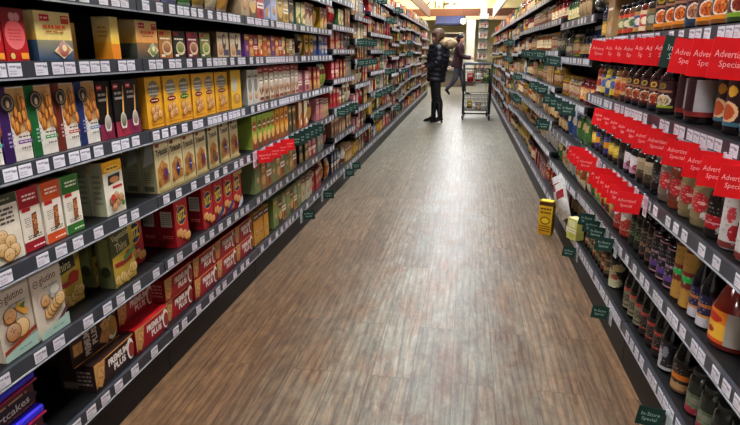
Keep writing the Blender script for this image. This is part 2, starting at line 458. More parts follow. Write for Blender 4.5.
def a_gluten(k):
    def art(f):
        f.rect(0, 0, 1, 1, '#cfbfa9', '#d8ccbc'); f.circ(.16, .84, .011, '#7a6a5a'); f.circ(.16, .84, .0085, '#d3c5b3'); f.rect(.11, .832, .21, .848, '#7a6a5a')
        f.text('glutino', .27, .78, .82, .93, '#6e3a2c', .005, .03); f.lines(.34, .72, .84, .76, 1, '#8a9a94')
        if k:
            f.ell(.72, .62, .2, .11, '#b8b4a8'); f.ell(.72, .65, .15, .07, '#e6e0d4')
            f.cookie(.36, .54, .019, '#c08a4c', '#8a5a2a')
            for i in range(5):
                f.cookie(.44 + .09 * i, .34 + .035 * i, .022, '#c8a060', '#94662e', 6)
            f.poly([(.6, .16), (1, .34), (1, .26), (.7, .12)], '#5a2c3c')
        else:
            f.cookie(.35, .6, .024, '#c48a50', '#8c5628'); f.cookie(.6, .36, .03, '#c6a064', '#94662e', 0); f.poly([(.5, .66), (.78, .5), (.86, .58), (.62, .74)], '#d8a040'); f.poly([(.6, .68), (.74, .62), (.8, .72)], '#5c7a34')
            f.cookie(.34, .36, .028, '#a06a3c', '#70441f', 8)
            f.poly([(0, .16), (1, .3), (1, .24), (0, .1)], '#8a3a24')
        f.poly([(0, 0), (1, 0), (1, .2), (0, .1)], '#a9bfae'); f.lines(.4, .06, .8, .1, 1, '#7c9484')
    return art
def a_veg(k=0):
    def art(f):
        f.rect(0, 0, 1, 1, '#b79a3c', '#c9b03c'); f.poly([(0, .55), (0, 1), (.78, 1), (.84, .62)], '#2e2c20' if k == 0 else '#4a4a22')
        f.text('Vegetable', .04, .80, .80, .95, '#c8c098', .015, .06); f.text('Thins', .16, .62, .68, .78, '#c8c098', .015, .06)
        f.poly([(.05, .44), (.5, .42), (.92, .54), (.86, .36), (.4, .34), (.08, .36)], '#9a2620'); f.ell(.72, .46, .18, .1, '#a62c24')
        R = random.Random(4)
        for i in range(8):
            f.cookie(.12 + .1 * i, .16 + R.uniform(-.07, .08), .02, '#c9a54e', '#8f7028', 6)
        if k:
            f.poly([(.36, .5), (.95, .62), (.95, .54), (.4, .42)], '#3c6a34')
    return art
def a_ritz(k=0):
    def art(f):
        f.rect(0, 0, 1, 1, '#a81820', '#c2202a'); f.ell(.52, .66, .38, .22, '#e0b430'); f.ell(.52, .66, .345, .195, '#26366e'); f.text('RITZ', .24, .56, .80, .76, '#f0d23c', .05, .12)
        for i in range(6):
            f.cookie(.2 + .13 * i, .3 - .035 * i + .04 * (i % 2), .019, '#d8973c', '#9a5c1e', 5)
        if k == 1:
            f.poly([(0, .02), (.9, .34), (.9, .2), (.2, 0)], '#2c4c8c')
        if k == 2:
            f.poly([(.3, .02), (.95, .3), (.95, .1), (.6, 0)], '#c8d0e0'); f.rect(.0, .9, 1, 1, '#b89a5c')
        f.rect(.1, .9, .2, .94, '#d8a8a0')
    return art
def s_ritz(g):
    g.rect(.14, .46, .82, .80, '#cfc6ba'); g.lines(.2, .5, .76, .76, 6, '#8a8078'); g.rect(.1, .08, .86, .16, '#7a1218'); g.lines(.2, .2, .8, .28, 2, '#d88a80')
def a_prem(c, c2):
    def art(f):
        f.rect(0, 0, 1, 1, c, c2); f.poly([(.0, .1), (.2, .25), (.26, .9), (.1, 1), (0, 1)], '#c99a5c')
        f.cookie(.14, .62, .028, '#d0a468', '#94662e', 6, True); f.cookie(.1, .25, .022, '#c89858', '#8a5a28', 6, True)
        f.text('PREMIUM', .32, .52, .82, .80, '#e8dcd0', .05, .0); f.text('PLUS', .44, .22, .76, .48, '#e8dcd0', .05, .0)
        f.ell(.90, .5, .095, .42, '#e6ded2'); f.ell(.92, .44, .075, .3, '#9a3a2c'); f.rect(.0, .95, 1, 1, '#d8a060')
    return art
def a_prem_up(f):
    f.rect(0, 0, 1, 1, '#33201c', '#3d2520'); f.cookie(.14, .55, .032, '#c99a5c', '#8a5a28', 4, True)
    f.text('PREMIUM', .27, .1, .40, .95, '#d8ccc0', .05, 0, True); f.text('PLUS', .43, .34, .55, .95, '#d8ccc0', .05, 0, True)
    f.ell(.87, .5, .12, .46, '#e6dccb'); f.ell(.89, .56, .1, .38, '#b08a3c'); f.cookie(.7, .36, .036, '#c8935a', '#8a5a28', 4, True); f.cookie(.72, .78, .03, '#d0a468', '#8a5a28', 4, True); f.rect(0, 0, 1, .04, '#c08850')
def a_tub(f):
    f.rect(0, 0, 1, 1, '#6e1e2c', '#5a1c30'); f.ell(.6, .4, .44, .4, '#251e3c'); f.lines(.3, .72, .9, .9, 1, '#c8a080'); f.text('Shortcakes', .28, .22, .92, .58, '#d8d4d8', .02, .03)
    f.circ(.13, .66, .014, '#b09080'); f.circ(.13, .66, .010, '#4a1c2c'); f.ell(.08, .33, .075, .3, '#b89a4c'); f.lines(.6, .06, .95, .16, 1, '#b0506a')

def gen_box(name, cat, w, h, d, c, c2, acc, k):
    def art(f):
        f.rect(0, 0, 1, 1, c, c2)
        if k % 4 == 0:
            f.rect(0, .74, 1, .95, acc); f.lines(.12, .79, .88, .9, 1, '#efe6d8'); f.cookie(.5, .36, min(w, h) * .26, '#c08a4c', '#7a4a24')
        elif k % 4 == 1:
            f.ell(.5, .68, .4, .16, acc); f.lines(.2, .63, .8, .73, 1, '#f0e8d8'); f.rect(0, 0, 1, .3, mix(acc, '#201810', .4)); f.ell(.5, .3, .36, .16, '#d0a868')
        elif k % 4 == 2:
            f.rect(0, .34, 1, .52, '#e6dfcf'); f.lines(.1, .38, .9, .48, 1, acc); f.ell(.55, .2, .3, .12, acc); f.rect(.15, .62, .85, .9, mix(c2, '#ffffff', .3))
        else:
            f.poly([(0, .3), (1, .6), (1, 1), (0, 1)], acc); f.lines(.14, .7, .86, .82, 1, '#efe8dc'); f.ell(.45, .26, .32, .17, '#c8985c'); f.ell(.7, .2, .2, .12, mix(acc, '#ffffff', .4))
    return carton(name, cat, w, h, d, c, c, mix(c2, '#ffffff', .2), art)

def bag(name, cat, w, h, d, c, c2, acc, k=0):
    """pillow pouch with crimped top and bottom seals"""
    mb = MB()
    nz, nx = 9, 8
    def surf(sgn):
        rows = []
        for i in range(nz + 1):
            t = i / nz; row = []
            for j in range(nx + 1):
                u = j / nx
                e = math.sin(PI * min(1, max(0, (t - .04) / .92))) ** .55 if .04 < t < .96 else 0
                b = e * (math.sin(PI * u) ** .6 if 0 < u < 1 else 0)
                ww = w * (1 - .06 * e)
                row.append((-ww/2 + ww*u, d/2 + sgn * (d/2) * b * (.96 + .0*t), h * t))
            rows.append(row)
        return rows
    for sgn in (-1, 1):
        R = surf(sgn); b = len(mb.V)
        for r in R:
            mb.V.extend(r)
        for i in range(nz):
            for j in range(nx):
                t, u = (i + .5) / nz, (j + .5) / nx
                col = mix(c, c2, t)
                if sgn < 0:
                    if k % 3 == 0 and .5 < t < .78 and .12 < u < .88: col = acc
                    if k % 3 == 1 and (t - .36)**2/.05 + (u - .5)**2/.1 < 1: col = '#c99a58'
                    if k % 3 == 1 and .66 < t < .84 and .15 < u < .85: col = acc
                    if k % 3 == 2 and (t < .34): col = acc
                    if k % 3 == 2 and .56 < t < .68 and .2 < u < .8: col = '#f0ead8'
                if t < .06 or t > .94: col = mix(c2, '#ffffff', .25)
                ids = [b+i*(nx+1)+j, b+i*(nx+1)+j+1, b+(i+1)*(nx+1)+j+1, b+(i+1)*(nx+1)+j]
                mb.face(None, col, 'film', True, ids if sgn < 0 else ids[::-1])
    return Proto(name, cat, w, h, d, single=mb.mesh(name))

# ------------------------------------------------------------------ right side products: jars and bottles
def round_thing(name, cat, prof, body_c, capprof, cap_c, lab=None, fn=None, n=20, sy=1.0, body_m='gloss', cap_m='plastic', nu=None, nv=None, body_name='glass_body', low=True):
    nu = nu or (110 if n >= 24 else 72 if n >= 20 else 28); nv = nv or (44 if n >= 24 else 26 if n >= 20 else 8)
    r = max(p[0] for p in prof); h = max([p[1] for p in capprof] + [p[1] for p in prof])
    b, c, l = MB(), MB(), MB()
    b.lathe(prof, body_c, body_m, n, True, 0, r*sy, sy)
    c.lathe(capprof, cap_c, cap_m, n, True, 0, r*sy, sy)
    ps = [(body_name, b.mesh(body_name), []), ('cap', c.mesh('cap'), [])]
    mbs = [b, c]
    if lab:
        l.band(lab[0], lab[1], lab[2], lab[3], fn, nu, nv, 'carton', r*sy, sy); ps.append(('printed_label', l.mesh('printed_label'), [])); mbs.append(l)
    return Proto(name, cat, 2*r, h, 2*r*sy, parts=ps, single=merged(name, mbs))

VIS = .09      # the print is turned a little towards the camera end of the aisle
def lab_band(base, bands=(), spots=(), back='#7d7975', bw=.17):
    """bands: (t0, t1, colour); spots: (a, t, ra, rt, colour) around the front .5"""
    def fn(a, t):
        a -= VIS
        if a < bw or a > 1 - bw * .2:
            return back
        c = base
        for t0, t1, cc in bands:
            if t0 <= t < t1: c = cc
        for aa, tt, ra, rt, cc in spots:
            if ((a - aa)/ra)**2 + ((t - tt)/rt)**2 < 1: c = cc
        if int(t*17) % 2 and .36 < a < .72 and (math.sin(round(a*46)*12.9 + round(t*17)*78.2) * 43758.5) % 1.0 > .76: c = mix(c, '#e8e0d0' if sum(lin(c)) < .6 else '#2a2422', .3)
        return c
    return fn

def jar(name, r, h, body, cap, fn, lz=(.16, .74), n=20, cat='jar', caph=.016, bn='glass_body', capm='plastic'):
    prof = [(r*.86, 0), (r*.97, .004), (r, .012), (r, h*.76), (r*.93, h*.84), (r*.74, h*.89), (r*.74, h - caph)]
    cp = [(r*.80, h - caph), (r*.83, h - caph + .002), (r*.83, h - .003), (r*.78, h)]
    return round_thing(name, cat, prof, body, cp, cap, (r*1.012, h*lz[0], r*1.012, h*lz[1]), fn, n, body_name=bn, cap_m=capm)

def bottle(name, r, h, body, cap, fn, lz=(.12, .5), sh=.62, neck=.32, n=20, sy=1., cat='bottle', nh=.8, caph=.025, body_m='gloss'):
    prof = [(r*.88, 0), (r*.98, .004), (r, .014), (r, h*sh), (r*.92, h*(sh+.06)), (r*.62, h*(nh-.06)), (r*neck*1.08, h*nh), (r*neck, h*(nh+.04)), (r*neck, h-caph)]
    cp = [(r*neck*1.2, h-caph), (r*neck*1.24, h-caph+.003), (r*neck*1.22, h-.003), (r*neck*1.05, h)]
    return round_thing(name, cat, prof, body, cp, cap, (r*1.012, h*lz[0], r*1.012, h*lz[1]), fn, n, sy, body_m)

# ------------------------------------------------------------------ layout constants (metres, aisle runs along +y)
LX, RX = -1.16, .70                 # front lips of the two runs of shelving
LF, RF = -1.188, .728               # front faces of the goods
LZ = dict(E=.188, D=.489, C=.755, B=1.013, A=1.275, T=1.483, U=1.72, V=1.97)
RZ = dict(base=.203, s4=.486, s3=.766, s2=1.071, s1=1.372, s0=1.66, s00=1.95)
RZm = dict(base=.203, s4=.47, s3=.72, s2=.985, s1=1.265, s0=1.507, s00=1.78)   # from the second pillar on
LBAYS = [-.09 + 1.015 * i for i in range(0, 19)]
RBAYS = [-.1, 1.1, 2.3, 3.5, 4.7] + [4.7 + 1.2 * i for i in range(1, 12)]
LNAME = dict(E='bottom left shelf', D='second left shelf up', C='third left shelf up', B='fourth left shelf up', A='fifth left shelf up', T='sixth left shelf up', U='seventh left shelf up', V='top left shelf')
RNAME = dict(base='bottom right shelf', s4='second right shelf up', s3='third right shelf up', s2='fourth right shelf up', s1='fifth right shelf up', s0='sixth right shelf up', s00='top right shelf')
ORD = ['first', 'second', 'third', 'fourth', 'fifth', 'sixth', 'seventh', 'eighth', 'ninth', 'tenth', 'eleventh', 'twelfth', 'thirteenth', 'fourteenth', 'fifteenth', 'sixteenth', 'seventeenth', 'eighteenth', 'nineteenth']
EPS = .0012

def putL(p, row, y, label, back=0., rz=0., z=None, group=None, small=False, name=None):
    return p.put((LF - back, y, (LZ[row] if z is None else z) + EPS), PI/2 + rz, label, group, small, name)
def putR(p, row, y, label, back=0., rz=0., z=None, group=None, small=False, name=None, mid=False):
    zz = (RZm if (mid or y > 3.5) else RZ)[row] if z is None else z
    return p.put((RF + back, y, zz + EPS), -PI/2 + rz, label, group, small, name)

def runL(protos, row, ys, desc, where=None, back=0., jit=.006, small=False, group=None):
    """a row of facings, nearest first, each labelled by its place in the row"""
    n = len(ys); where = where or LNAME[row]
    for i, y in enumerate(ys):
        p = protos[i % len(protos)] if isinstance(protos, list) else protos
        d = desc[i % len(desc)] if isinstance(desc, list) else desc
        lab = f'{d} on {where}' if n == 1 or (isinstance(desc, list) and len(desc) >= n) else f'{ORD[i]} {d} from near end, {where}'
        putL(p, row, y, lab, back + rnd.uniform(0, jit), rnd.uniform(-.008, .008), None, group if n > 1 else None, small)
def runR(protos, row, ys, desc, where=None, back=0., jit=.006, small=False, group=None, mid=False):
    n = len(ys); where = where or RNAME[row]
    for i, y in enumerate(ys):
        p = protos[i % len(protos)] if isinstance(protos, list) else protos
        d = desc[i % len(desc)] if isinstance(desc, list) else desc
        lab = f'{d} on {where}' if n == 1 or (isinstance(desc, list) and len(desc) >= n) else f'{ORD[i]} {d} from near end, {where}'
        putR(p, row, y, lab, back + rnd.uniform(0, jit), rnd.uniform(-.06, .06) if p.parts else rnd.uniform(-.01, .01), None, group if n > 1 else None, small, mid=mid)
# ------------------------------------------------------------------ the setting
def simple(name, x0, y0, z0, x1, y1, z1, c, m='painted_wall'):
    mb = MB(); mb.box(x0, y0, z0, x1, y1, z1, c, m); return struct(name, mb)
YB = 26.0; CZ = 3.75
mb = MB(); mb.face([(-6.2, -4.2, 0), (6.2, -4.2, 0), (6.2, YB + .2, 0), (-6.2, YB + .2, 0)], '#777777', 'floor'); struct('floor', mb)
simple('ceiling', -6.2, -4.2, CZ, 6.2, YB + .2, CZ + .1, '#d8d8d6')
simple('wall_left', -6.2, -4.2, 0, -6.0, YB + .2, CZ, '#c8c7c4')
simple('wall_right', 6.0, -4.2, 0, 6.2, YB + .2, CZ, '#c8c7c4')
simple('wall_front', -6.0, -4.2, 0, 6.0, -4.0, CZ, '#c9c0ae')
simple('wall_back', -6.0, YB, 0, 6.0, YB + .2, CZ, '#dccb9a')
# brown bulkhead beam under the cream upper wall, with two white pillars
mb = MB(); mb.box(-3.2, 23.6, 2.66, 3.4, 23.9, 2.94, '#57351f', 'painted_wall', cz='#633e26'); mb.box(-3.2, 23.55, 2.52, 3.4, 23.9, 2.655, '#b89a78', 'painted_wall'); struct('trim_1', mb)
mb = MB(); mb.box(-3.2, 23.62, 2.945, 3.4, 23.9, CZ, '#e2cf9c', 'painted_wall'); struct('wall_bulkhead', mb)
for i, (x0, x1, y0) in enumerate(((-.08 + .02, .28, 23.3), (.40, .62, 20.6))):
    mb = MB(); mb.box(x0, y0, 0, x1, y0 + .3, CZ if i else 2.5, '#d9d3c2', 'painted_wall'); mb.box(x0 - .02, y0 - .02, 0, x1 + .02, y0 + .32, .14, '#5a4a3c', 'painted_wall'); struct(f'column_{i + 1}', mb)

# ------------------------------------------------------------------ gondola shelving bays
SHELF_C, RAIL_C, DARK = '#100f0f', '#3f4147', '#1d1b1a'
_cache = {}
def card_mesh(s):
    """white shelf-edge price ticket, .046 x .034"""
    k = ('card', s)
    if k not in _cache:
        mb = MB(); mb.box(-.0012, -.023, -.034, .0, .023, 0, '#dcd9da', 'print')
        f = Face(mb, (.0002 if s < 0 else -.0014, -s * -.023 if s < 0 else .023, -.034), (0, .046 if s < 0 else -.046, 0), (0, 0, .034), 'print')
        f.lines(.08, .62, .7, .88, 1, '#9a92a0'); f.lines(.08, .12, .6, .5, 2, '#c2b0be'); f.lines(.62, .5, .94, .86, 1, '#8a8490')
        _cache[k] = mb.mesh('price_label')
    return _cache[k]
def shelf_meshes(s, L, painted, dens):
    k = ('shelf', s, round(L, 3), painted, dens)
    if k not in _cache:
        mb = MB(); a, b = sorted((s * .014, s * .43)); mb.box(a, .004, -.028, b, L - .004, 0, SHELF_C, 'metal')
        rb = MB(); a, b = sorted((0, s * .0125)); rb.box(a, .003, -.041, b, L - .003, .002, RAIL_C, 'plastic')
        a, b = sorted((-s * .003, s * .0125)); rb.box(a, .003, -.046, b, L - .003, -.0415, '#a0a0a2', 'plastic')
        if painted:
            R = random.Random(int(L * 100) + dens); y = .03
            while y < L - .06:
                w = .046
                a, b = sorted((-s * .0012, 0)); rb.box(a, y, -.037, b, y + w, -.004, '#d8d5d6', 'print'); y += w + R.choice((.012, .03, .06) if dens else (.06, .1, .16))
        _cache[k] = (mb.mesh('shelf'), rb.mesh('price_rail'))
    return _cache[k]
def bay(side, y0, y1, rows, near, label):
    s = -1 if side == 'L' else 1
    X = LX if s < 0 else RX
    L = y1 - y0
    root = link('shelving_bay', None); root.location = (X, y0, 0); tag(root, label, 'shelving', 'shelving bays along the aisle')
    k = ('frame', s, round(L, 3))
    if k not in _cache:
        a = MB(); x0, x1 = sorted((s * .435, s * .45)); a.box(x0, .002, .02, x1, L - .002, 2.3, '#131211', 'metal')
        b = MB(); x0, x1 = sorted((s * .022, s * .43)); b.box(x0, .002, 0, x1, L - .002, .135, '#0d0c0c', 'metal', cz='#121111')
        c = MB(); x0, x1 = sorted((s * .40, s * .434)); c.box(x0, .003, .14, x1, .030, 2.3, '#35332f', 'metal')
        d = MB(); x0, x1 = sorted((s * .0, s * .03)); d.box(x0, .002, 2.27 if s > 0 else 2.31, x1, L - .002, 2.58, '#8a6a4e' if s < 0 else '#e9e4d8', 'painted_wall')
        _cache[k] = (a.mesh('back_panel'), b.mesh('kick_plate'), c.mesh('upright_post'), d.mesh('header_panel'))
    for n, m in zip(('back_panel', 'kick_plate', 'upright_post', 'header_panel'), _cache[k]):
        link(n, m, root)
    R = random.Random(int(y0 * 100) + (7 if s < 0 else 3))
    for key, z in rows.items():
        dens = 1 if key in ('A', 'B', 'T', 's1', 's2', 'base', 's4') else 0
        sm, rm = shelf_meshes(s, L, not near, dens)
        sh = link('shelf', sm, root); sh.location = (0, 0, z)
        link('price_rail', rm, sh)
        if near:
            y = R.uniform(.03, .07)
            while y < L - .05:
                vis = 0.4 < y0 + y < 5.5
                if vis:
                    c = link('price_label', card_mesh(s), sh); c.location = (-s * .0006 if s > 0 else .0018, y, -.003)
                y += .046 + (R.choice((.006, .02, .05)) if dens else R.choice((.03, .055, .09)))
    return root
NB = ['nearest', 'second', 'third', 'fourth', 'fifth', 'sixth', 'seventh', 'eighth', 'ninth', 'tenth', 'eleventh', 'twelfth', 'thirteenth', 'fourteenth', 'fifteenth', 'sixteenth', 'seventeenth', 'eighteenth']
LROWS = {}
for i in range(len(LBAYS) - 1):
    R = random.Random(40 + i)
    off = 0 if i < 5 else R.choice((-.05, .03, .05, 0))
    LROWS[i] = {k: z + (off if k not in 'EV' else 0) for k, z in LZ.items()}
    if i == 0:
        LROWS[i].pop('U'), LROWS[i].pop('V')
    bay('L', LBAYS[i], LBAYS[i + 1], LROWS[i], i < 4, f'{NB[i]} charcoal shelving bay of the left run, counting from the camera end')
RROWS = {}
for i in range(len(RBAYS) - 1):
    RROWS[i] = dict(RZ if i < 3 else RZm)
    if i >= 4:
        d = .045 if i == 4 else random.Random(i).choice((-.03, .02, .05))
        RROWS[i].update({k: RROWS[i][k] + d for k in ('s4', 's3', 's2', 's1', 's0')})
    bay('R', RBAYS[i], RBAYS[i + 1], RROWS[i], i < 3, f'{NB[i]} charcoal shelving bay of the right run, counting from the camera end')

# ------------------------------------------------------------------ left run, near goods
red = carton('juice_carton', 'box', .08, .135, .07, '#b01c22', '#a01c22', '#8a1c20', a_redcircle)
crA = carton('crispbread_box', 'box', .148, .136, .125, '#2c4a66', '#2c4a66', '#e3d49c', a_crisp('#2c4c6c', '#e9cf78', '#a8503c'), lambda g: (g.rect(0, .42, 1, 1, '#d0a444', '#d8cf9c'), g.rect(0, 0, 1, .42, '#2c4058', '#3c5c74')))
crB = carton('crispbread_box', 'box', .148, .136, .125, '#54584c', '#54584c', '#e3cfa0', a_crisp('#4c5048', '#e59a48', '#6a8a3c'), lambda g: (g.rect(0, .40, 1, 1, '#d8a23c', '#d8c898'), g.rect(0, 0, 1, .40, '#44483e', '#5c6054')))
yel = carton('crispbread_box', 'box', .054, .138, .062, '#e0a024', '#e0a024', '#e8dca8', lambda f: (f.rect(0, .36, 1, 1, '#eec23c', '#e8d890'), f.rect(0, 0, 1, .36, '#e08a1c')), lambda g: (g.rect(0, .38, 1, 1, '#dfae4c', '#dccf9a'), g.rect(0, 0, 1, .4, '#dd8a20', '#e0a030'), g.lines(.3, .5, .8, .8, 3, '#c49038')))
orb = carton('rusk_box', 'box', .062, .112, .09, '#b07a2c', '#8a5a20', '#c89a4c', lambda f: (f.rect(0, 0, 1, 1, '#b0702c', '#c8a050'), f.lines(.2, .3, .5, .9, 5, '#6a3c1c')))
putL(red, 'A', 1.215, 'red carton with a pink oval, at the near end of fifth left shelf up')
putL(red, 'A', 1.300, 'second red carton with a pink oval, fifth left shelf up')
putL(red, 'A', 1.385, 'red carton with a pink oval, beside the yellow and blue crispbread box')
putL(crA, 'A', 1.536, 'yellow and navy crispbread box beside the red cartons')
putL(orb, 'A', 1.660, 'small orange-brown rusk box set back beside the navy crispbread box', .045)
putL(yel, 'A', 1.832, 'narrow plain yellow crispbread box standing end-on, fifth left shelf up', .0, .08)
putL(crB, 'A', 2.035, 'orange and grey crispbread box with a green snack picture')
smalls = [carton('cracker_carton', 'box', .104, .108, .07, c, s, t, a_small(c, c2, acc)) for c, c2, acc, s, t in
          (('#a8622c', '#b88a44', '#8a3c20', '#9a5a2c', '#c8a868'), ('#2a2c28', '#3c403a', '#5c7a3a', '#24261f', '#5a5c54'), ('#6c2034', '#8a2c44', '#7a2434', '#5a1c2c', '#8a4a58'), ('#5a6a34', '#8a8a4c', '#6a8a3c', '#4a5a2c', '#98a070'))]
runL(smalls, 'A', [2.172, 2.290, 2.405, 2.525], ['little orange-brown cracker carton', 'little black cracker carton', 'little maroon cracker carton', 'little olive green cracker carton'])
beige = carton('cookie_carton', 'box', .138, .118, .10, '#c8b490', '#6a4c38', '#d8c8a8', a_beige, lambda g: g.rect(0, 0, 1, 1, '#5c4232', '#7a5c44'))
runL(beige, 'A', [2.73, 2.88], ['beige cookie carton with dark oval, nearer of two,', 'beige cookie carton with dark oval, farther of two,'])
wafer_c = [('#6a3c84', '#8a3c4c', '#b88a3c'), ('#c85a28', '#b02a2c', '#e8b45c'), ('#a02430', '#7c1c2c', '#d8903c'), ('#b8452c', '#c01f2c', '#e0c080'), ('#d07a30', '#b02c30', '#c8a050'), ('#8a2030', '#a82a34', '#c89a54')]
wafers = [gen_box('wafer_box', 'box', .066, .118 - .004*(i % 3), .12, c, c2, acc, i) for i, (c, c2, acc) in enumerate(wafer_c)]
wn = ['purple and red', 'orange and red', 'crimson', 'red-orange', 'amber', 'maroon']
runL(wafers, 'A', [3.04 + .072*i for i in range(10)], [f'{("nearer " if i < 4 else "farther " if i > 5 else "")}{wn[i % 6]} wafer box' for i in range(10)])
gb = [gen_box('oat_bar_box', 'box', .066, .11, .1, c, c2, a, i + 1) for i, (c, c2, a) in enumerate((('#6a8a4c', '#a8a86c', '#c84a30'), ('#a89a6c', '#c8b888', '#5a7a3c'), ('#8a6c44', '#c0a474', '#7a2c2c')))]
runL(gb, 'A', [3.78, 3.85, 3.92], ['green oat bar box beside the wafer boxes', 'khaki oat bar box beside the wafer boxes', 'brown oat bar box beside the wafer boxes'])

sticks = [carton('breadstick_box', 'box', .097, .197, .06, c, c, '#d9d0c0', a_stick(c, a)) for c, a in (('#2c8a86', '#3c9a90'), ('#41205e', '#7a4a94'), ('#1d6a34', '#4c9a5c'), ('#7a3020', '#b0553c'), ('#26366c', '#6a80b0'))]
runL(sticks, 'B', [1.232, 1.334, 1.436, 1.540, 1.642], ['teal breadstick box', 'purple-spined breadstick box', 'green-spined breadstick box', 'rust-brown-spined breadstick box', 'blue-spined breadstick box'])
spoons = [carton('flatbread_box', 'box', .078, .192, .06, '#171312', '#141110', '#2c2624', a_spoon(d, l)) for d, l in (('#8a8078', '#8a2a44'), ('#4a5a2c', '#a83040'), ('#7a6c5c', '#8a2c50'))]
runL(spoons, 'B', [1.736, 1.818, 1.900], ['black flatbread box with a pale dip spoon', 'black flatbread box with a green dip spoon', 'black flatbread box with a grey dip spoon'])
cook = [carton('cookie_box', 'box', .116, .193, .05, '#d89c24', '#c88c20', '#e8c060', a_cookie(k)) for k in range(3)]
runL([cook[0], cook[1], cook[2], cook[0], cook[1]], 'B', [2.05, 2.172, 2.292, 2.416, 2.538], 'yellow cookie box')
cook2 = carton('cookie_box', 'box', .15, .19, .07, '#d09a28', '#b08024', '#e0b858', a_cookie(0)); cook3 = carton('cookie_box', 'box', .13, .195, .07, '#d0a030', '#b88c2c', '#e0c060', a_cookieplain)
putL(cook2, 'B', 2.69, 'wide yellow cookie box at far end of the yellow row, fourth left shelf up', .01)
putL(cook3, 'B', 2.85, 'plain yellow cookie box with a grey picture, beside the red-topped packs')
rts = [carton('biscuit_packet', 'packet', .083, .20 + .006*(k % 2), .08, c, '#8a7a68', '#9a2a30', a_redtop(c, k)) for k, c in enumerate(('#c8b8a0', '#b89a80', '#cbb9a6', '#a88a78'))]
white = carton('biscuit_packet', 'packet', .085, .19, .08, '#c9c4b8', '#8f8b80', '#d0ccc0', lambda f: (f.rect(0, 0, 1, 1, '#bdb8aa', '#cfcabd'), f.ell(.5, .55, .34, .2, '#8a8478'), f.lines(.2, .76, .8, .86, 1, '#6a645a'), f.cookie(.5, .24, .02)))
runL(white, 'B', [3.05, 3.14], ['grey-white biscuit packet, nearer of two beside the cookie boxes,', 'grey-white biscuit packet, farther of two beside the red-topped packs,'])
runL(rts, 'B', [3.236 + .089*i for i in range(9)], 'red-topped biscuit packet')

ck = [carton('cracker_box', 'box', .077, .18, .055, c, '#cfc4b0', c, a_cracker(c)) for c in ('#a31f2c', '#cf5a26', '#3c7430')]
ckw = carton('cracker_box', 'box', .118, .182, .055, '#cfc2ac', '#c8bca6', '#3c3f2a', a_cracker_white)
putL(ckw, 'C', 1.232, 'beige cracker box with dark green top, beside the red cracker box')
runL(ck, 'C', [1.338, 1.420, 1.507], ['red-topped cracker box with a bar picture', 'orange-topped cracker box with a bar picture', 'green-topped cracker box with a bar picture'])
melba = carton('melba_toast_box', 'box', .11, .185, .05, '#d9d2bb', '#b8b49a', '#dca432', a_melba, lambda g: (g.rect(0, 0, 1, 1, '#9c9c80', '#aaa88c'), g.lines(.2, .2, .8, .8, 6, '#7c7c64')))
putL(melba, 'C', 1.722, 'white and orange melba toast box in front of its two twins')
for i in (1, 2):
    putL(melba, 'C', 1.722, ['', 'melba toast box right behind the front white and orange one', 'rearmost melba toast box of three, third left shelf up'][i], .055 * i, 0)
tr = [carton('woven_cracker_box', 'box', .108, .205, .065, '#c8b482', '#8a8462', '#c8b890', a_trisc(k), lambda g: (g.rect(0, 0, 1, 1, '#8c8666', '#979274'), g.poly([(.2, .5), (.9, .62), (.9, .95), (.5, .98)], '#b4b4ac'), g.lines(.2, .2, .8, .42, 5, '#6c684e'), g.rect(.15, .04, .8, .14, '#4c4836'))) for k in range(3)]
for i, y in enumerate([2.05, 2.162, 2.274, 2.40, 2.55, 2.70, 2.83]):
    putL(tr[(i*2) % 3 if i != 1 else 1], 'C', y, f'{ORD[i]} beige woven cracker box from near end, third left shelf up', [0, 0, 0, .004, .012, .02, .022][i])
for i in (1, 2):
    putL(tr[0], 'C', 2.05, ['', 'beige woven cracker box hidden right behind the first one', 'rearmost beige woven cracker box behind the first one'][i], .07 * i)
lime = [gen_box('rice_cracker_box', 'box', .074, .19, .16, '#8a9a3c', '#a2b84a', a, 1) for a in ('#b0452c', '#7a5a2c')]
runL(lime, 'C', [3.09 + .078*i for i in range(5)], 'lime green rice cracker box')
oran = [gen_box('rice_cracker_box', 'box', .082, .195, .1, '#c8862c', '#dc9c30', a, 1) for a in ('#a85a24', '#c07028')]
runL(oran, 'C', [3.505 + .087*i for i in range(3)], 'orange rice cracker box')
runL(gen_box('rice_cracker_box', 'box', .07, .18, .1, '#4c4430', '#6a5c3c', '#b08a3c', 0), 'C', [3.78, 3.86], ['dark brown rice cracker box, nearer of two,', 'dark brown rice cracker box, farther of two,'])

gl = [carton('gluten_free_box', 'box', .122, .2, .06, '#cfbfa9', '#bfae98', '#d0c2ac', a_gluten(k)) for k in (0, 1)]
runL([gl[0], gl[1]], 'D', [1.222, 1.347], ['cream box of round cookies, nearer of two,', 'cream box of cookies and milk, beside the green cracker box,'])
vg = [carton('vegetable_cracker_box', 'box', .142, .205, .06, '#b79a3c', '#6c6a3c', '#a8963c', a_veg(k), lambda g: (g.rect(0, 0, 1, 1, '#5c5c38', '#6a683e'), g.rect(.2, .3, .8, .9, '#8a8a54'), g.ell(.5, .3, .3, .1, '#3c3c24'))) for k in (0, 1)]
putL(vg[0], 'D', 1.512, 'dark-panelled vegetable cracker box behind the cream cookie box', .068)
putL(vg[1], 'D', 1.735, 'yellow vegetable cracker box standing before a gap, second left shelf up', .006, .05)
putL(vg[1], 'D', 1.735, 'yellow vegetable cracker box right behind its front twin', .084, .05)
rz = [carton('round_cracker_box', 'box', .114, .2, .075, '#a81820', '#8e141c', '#a82028', a_ritz(k), s_ritz) for k in range(3)]
putL(rz[0], 'D', 1.893, 'red cracker box set back beside the yellow vegetable cracker box', .06)
putL(rz[0], 'D', 2.158, 'lone red cracker box between two gaps, second left shelf up')
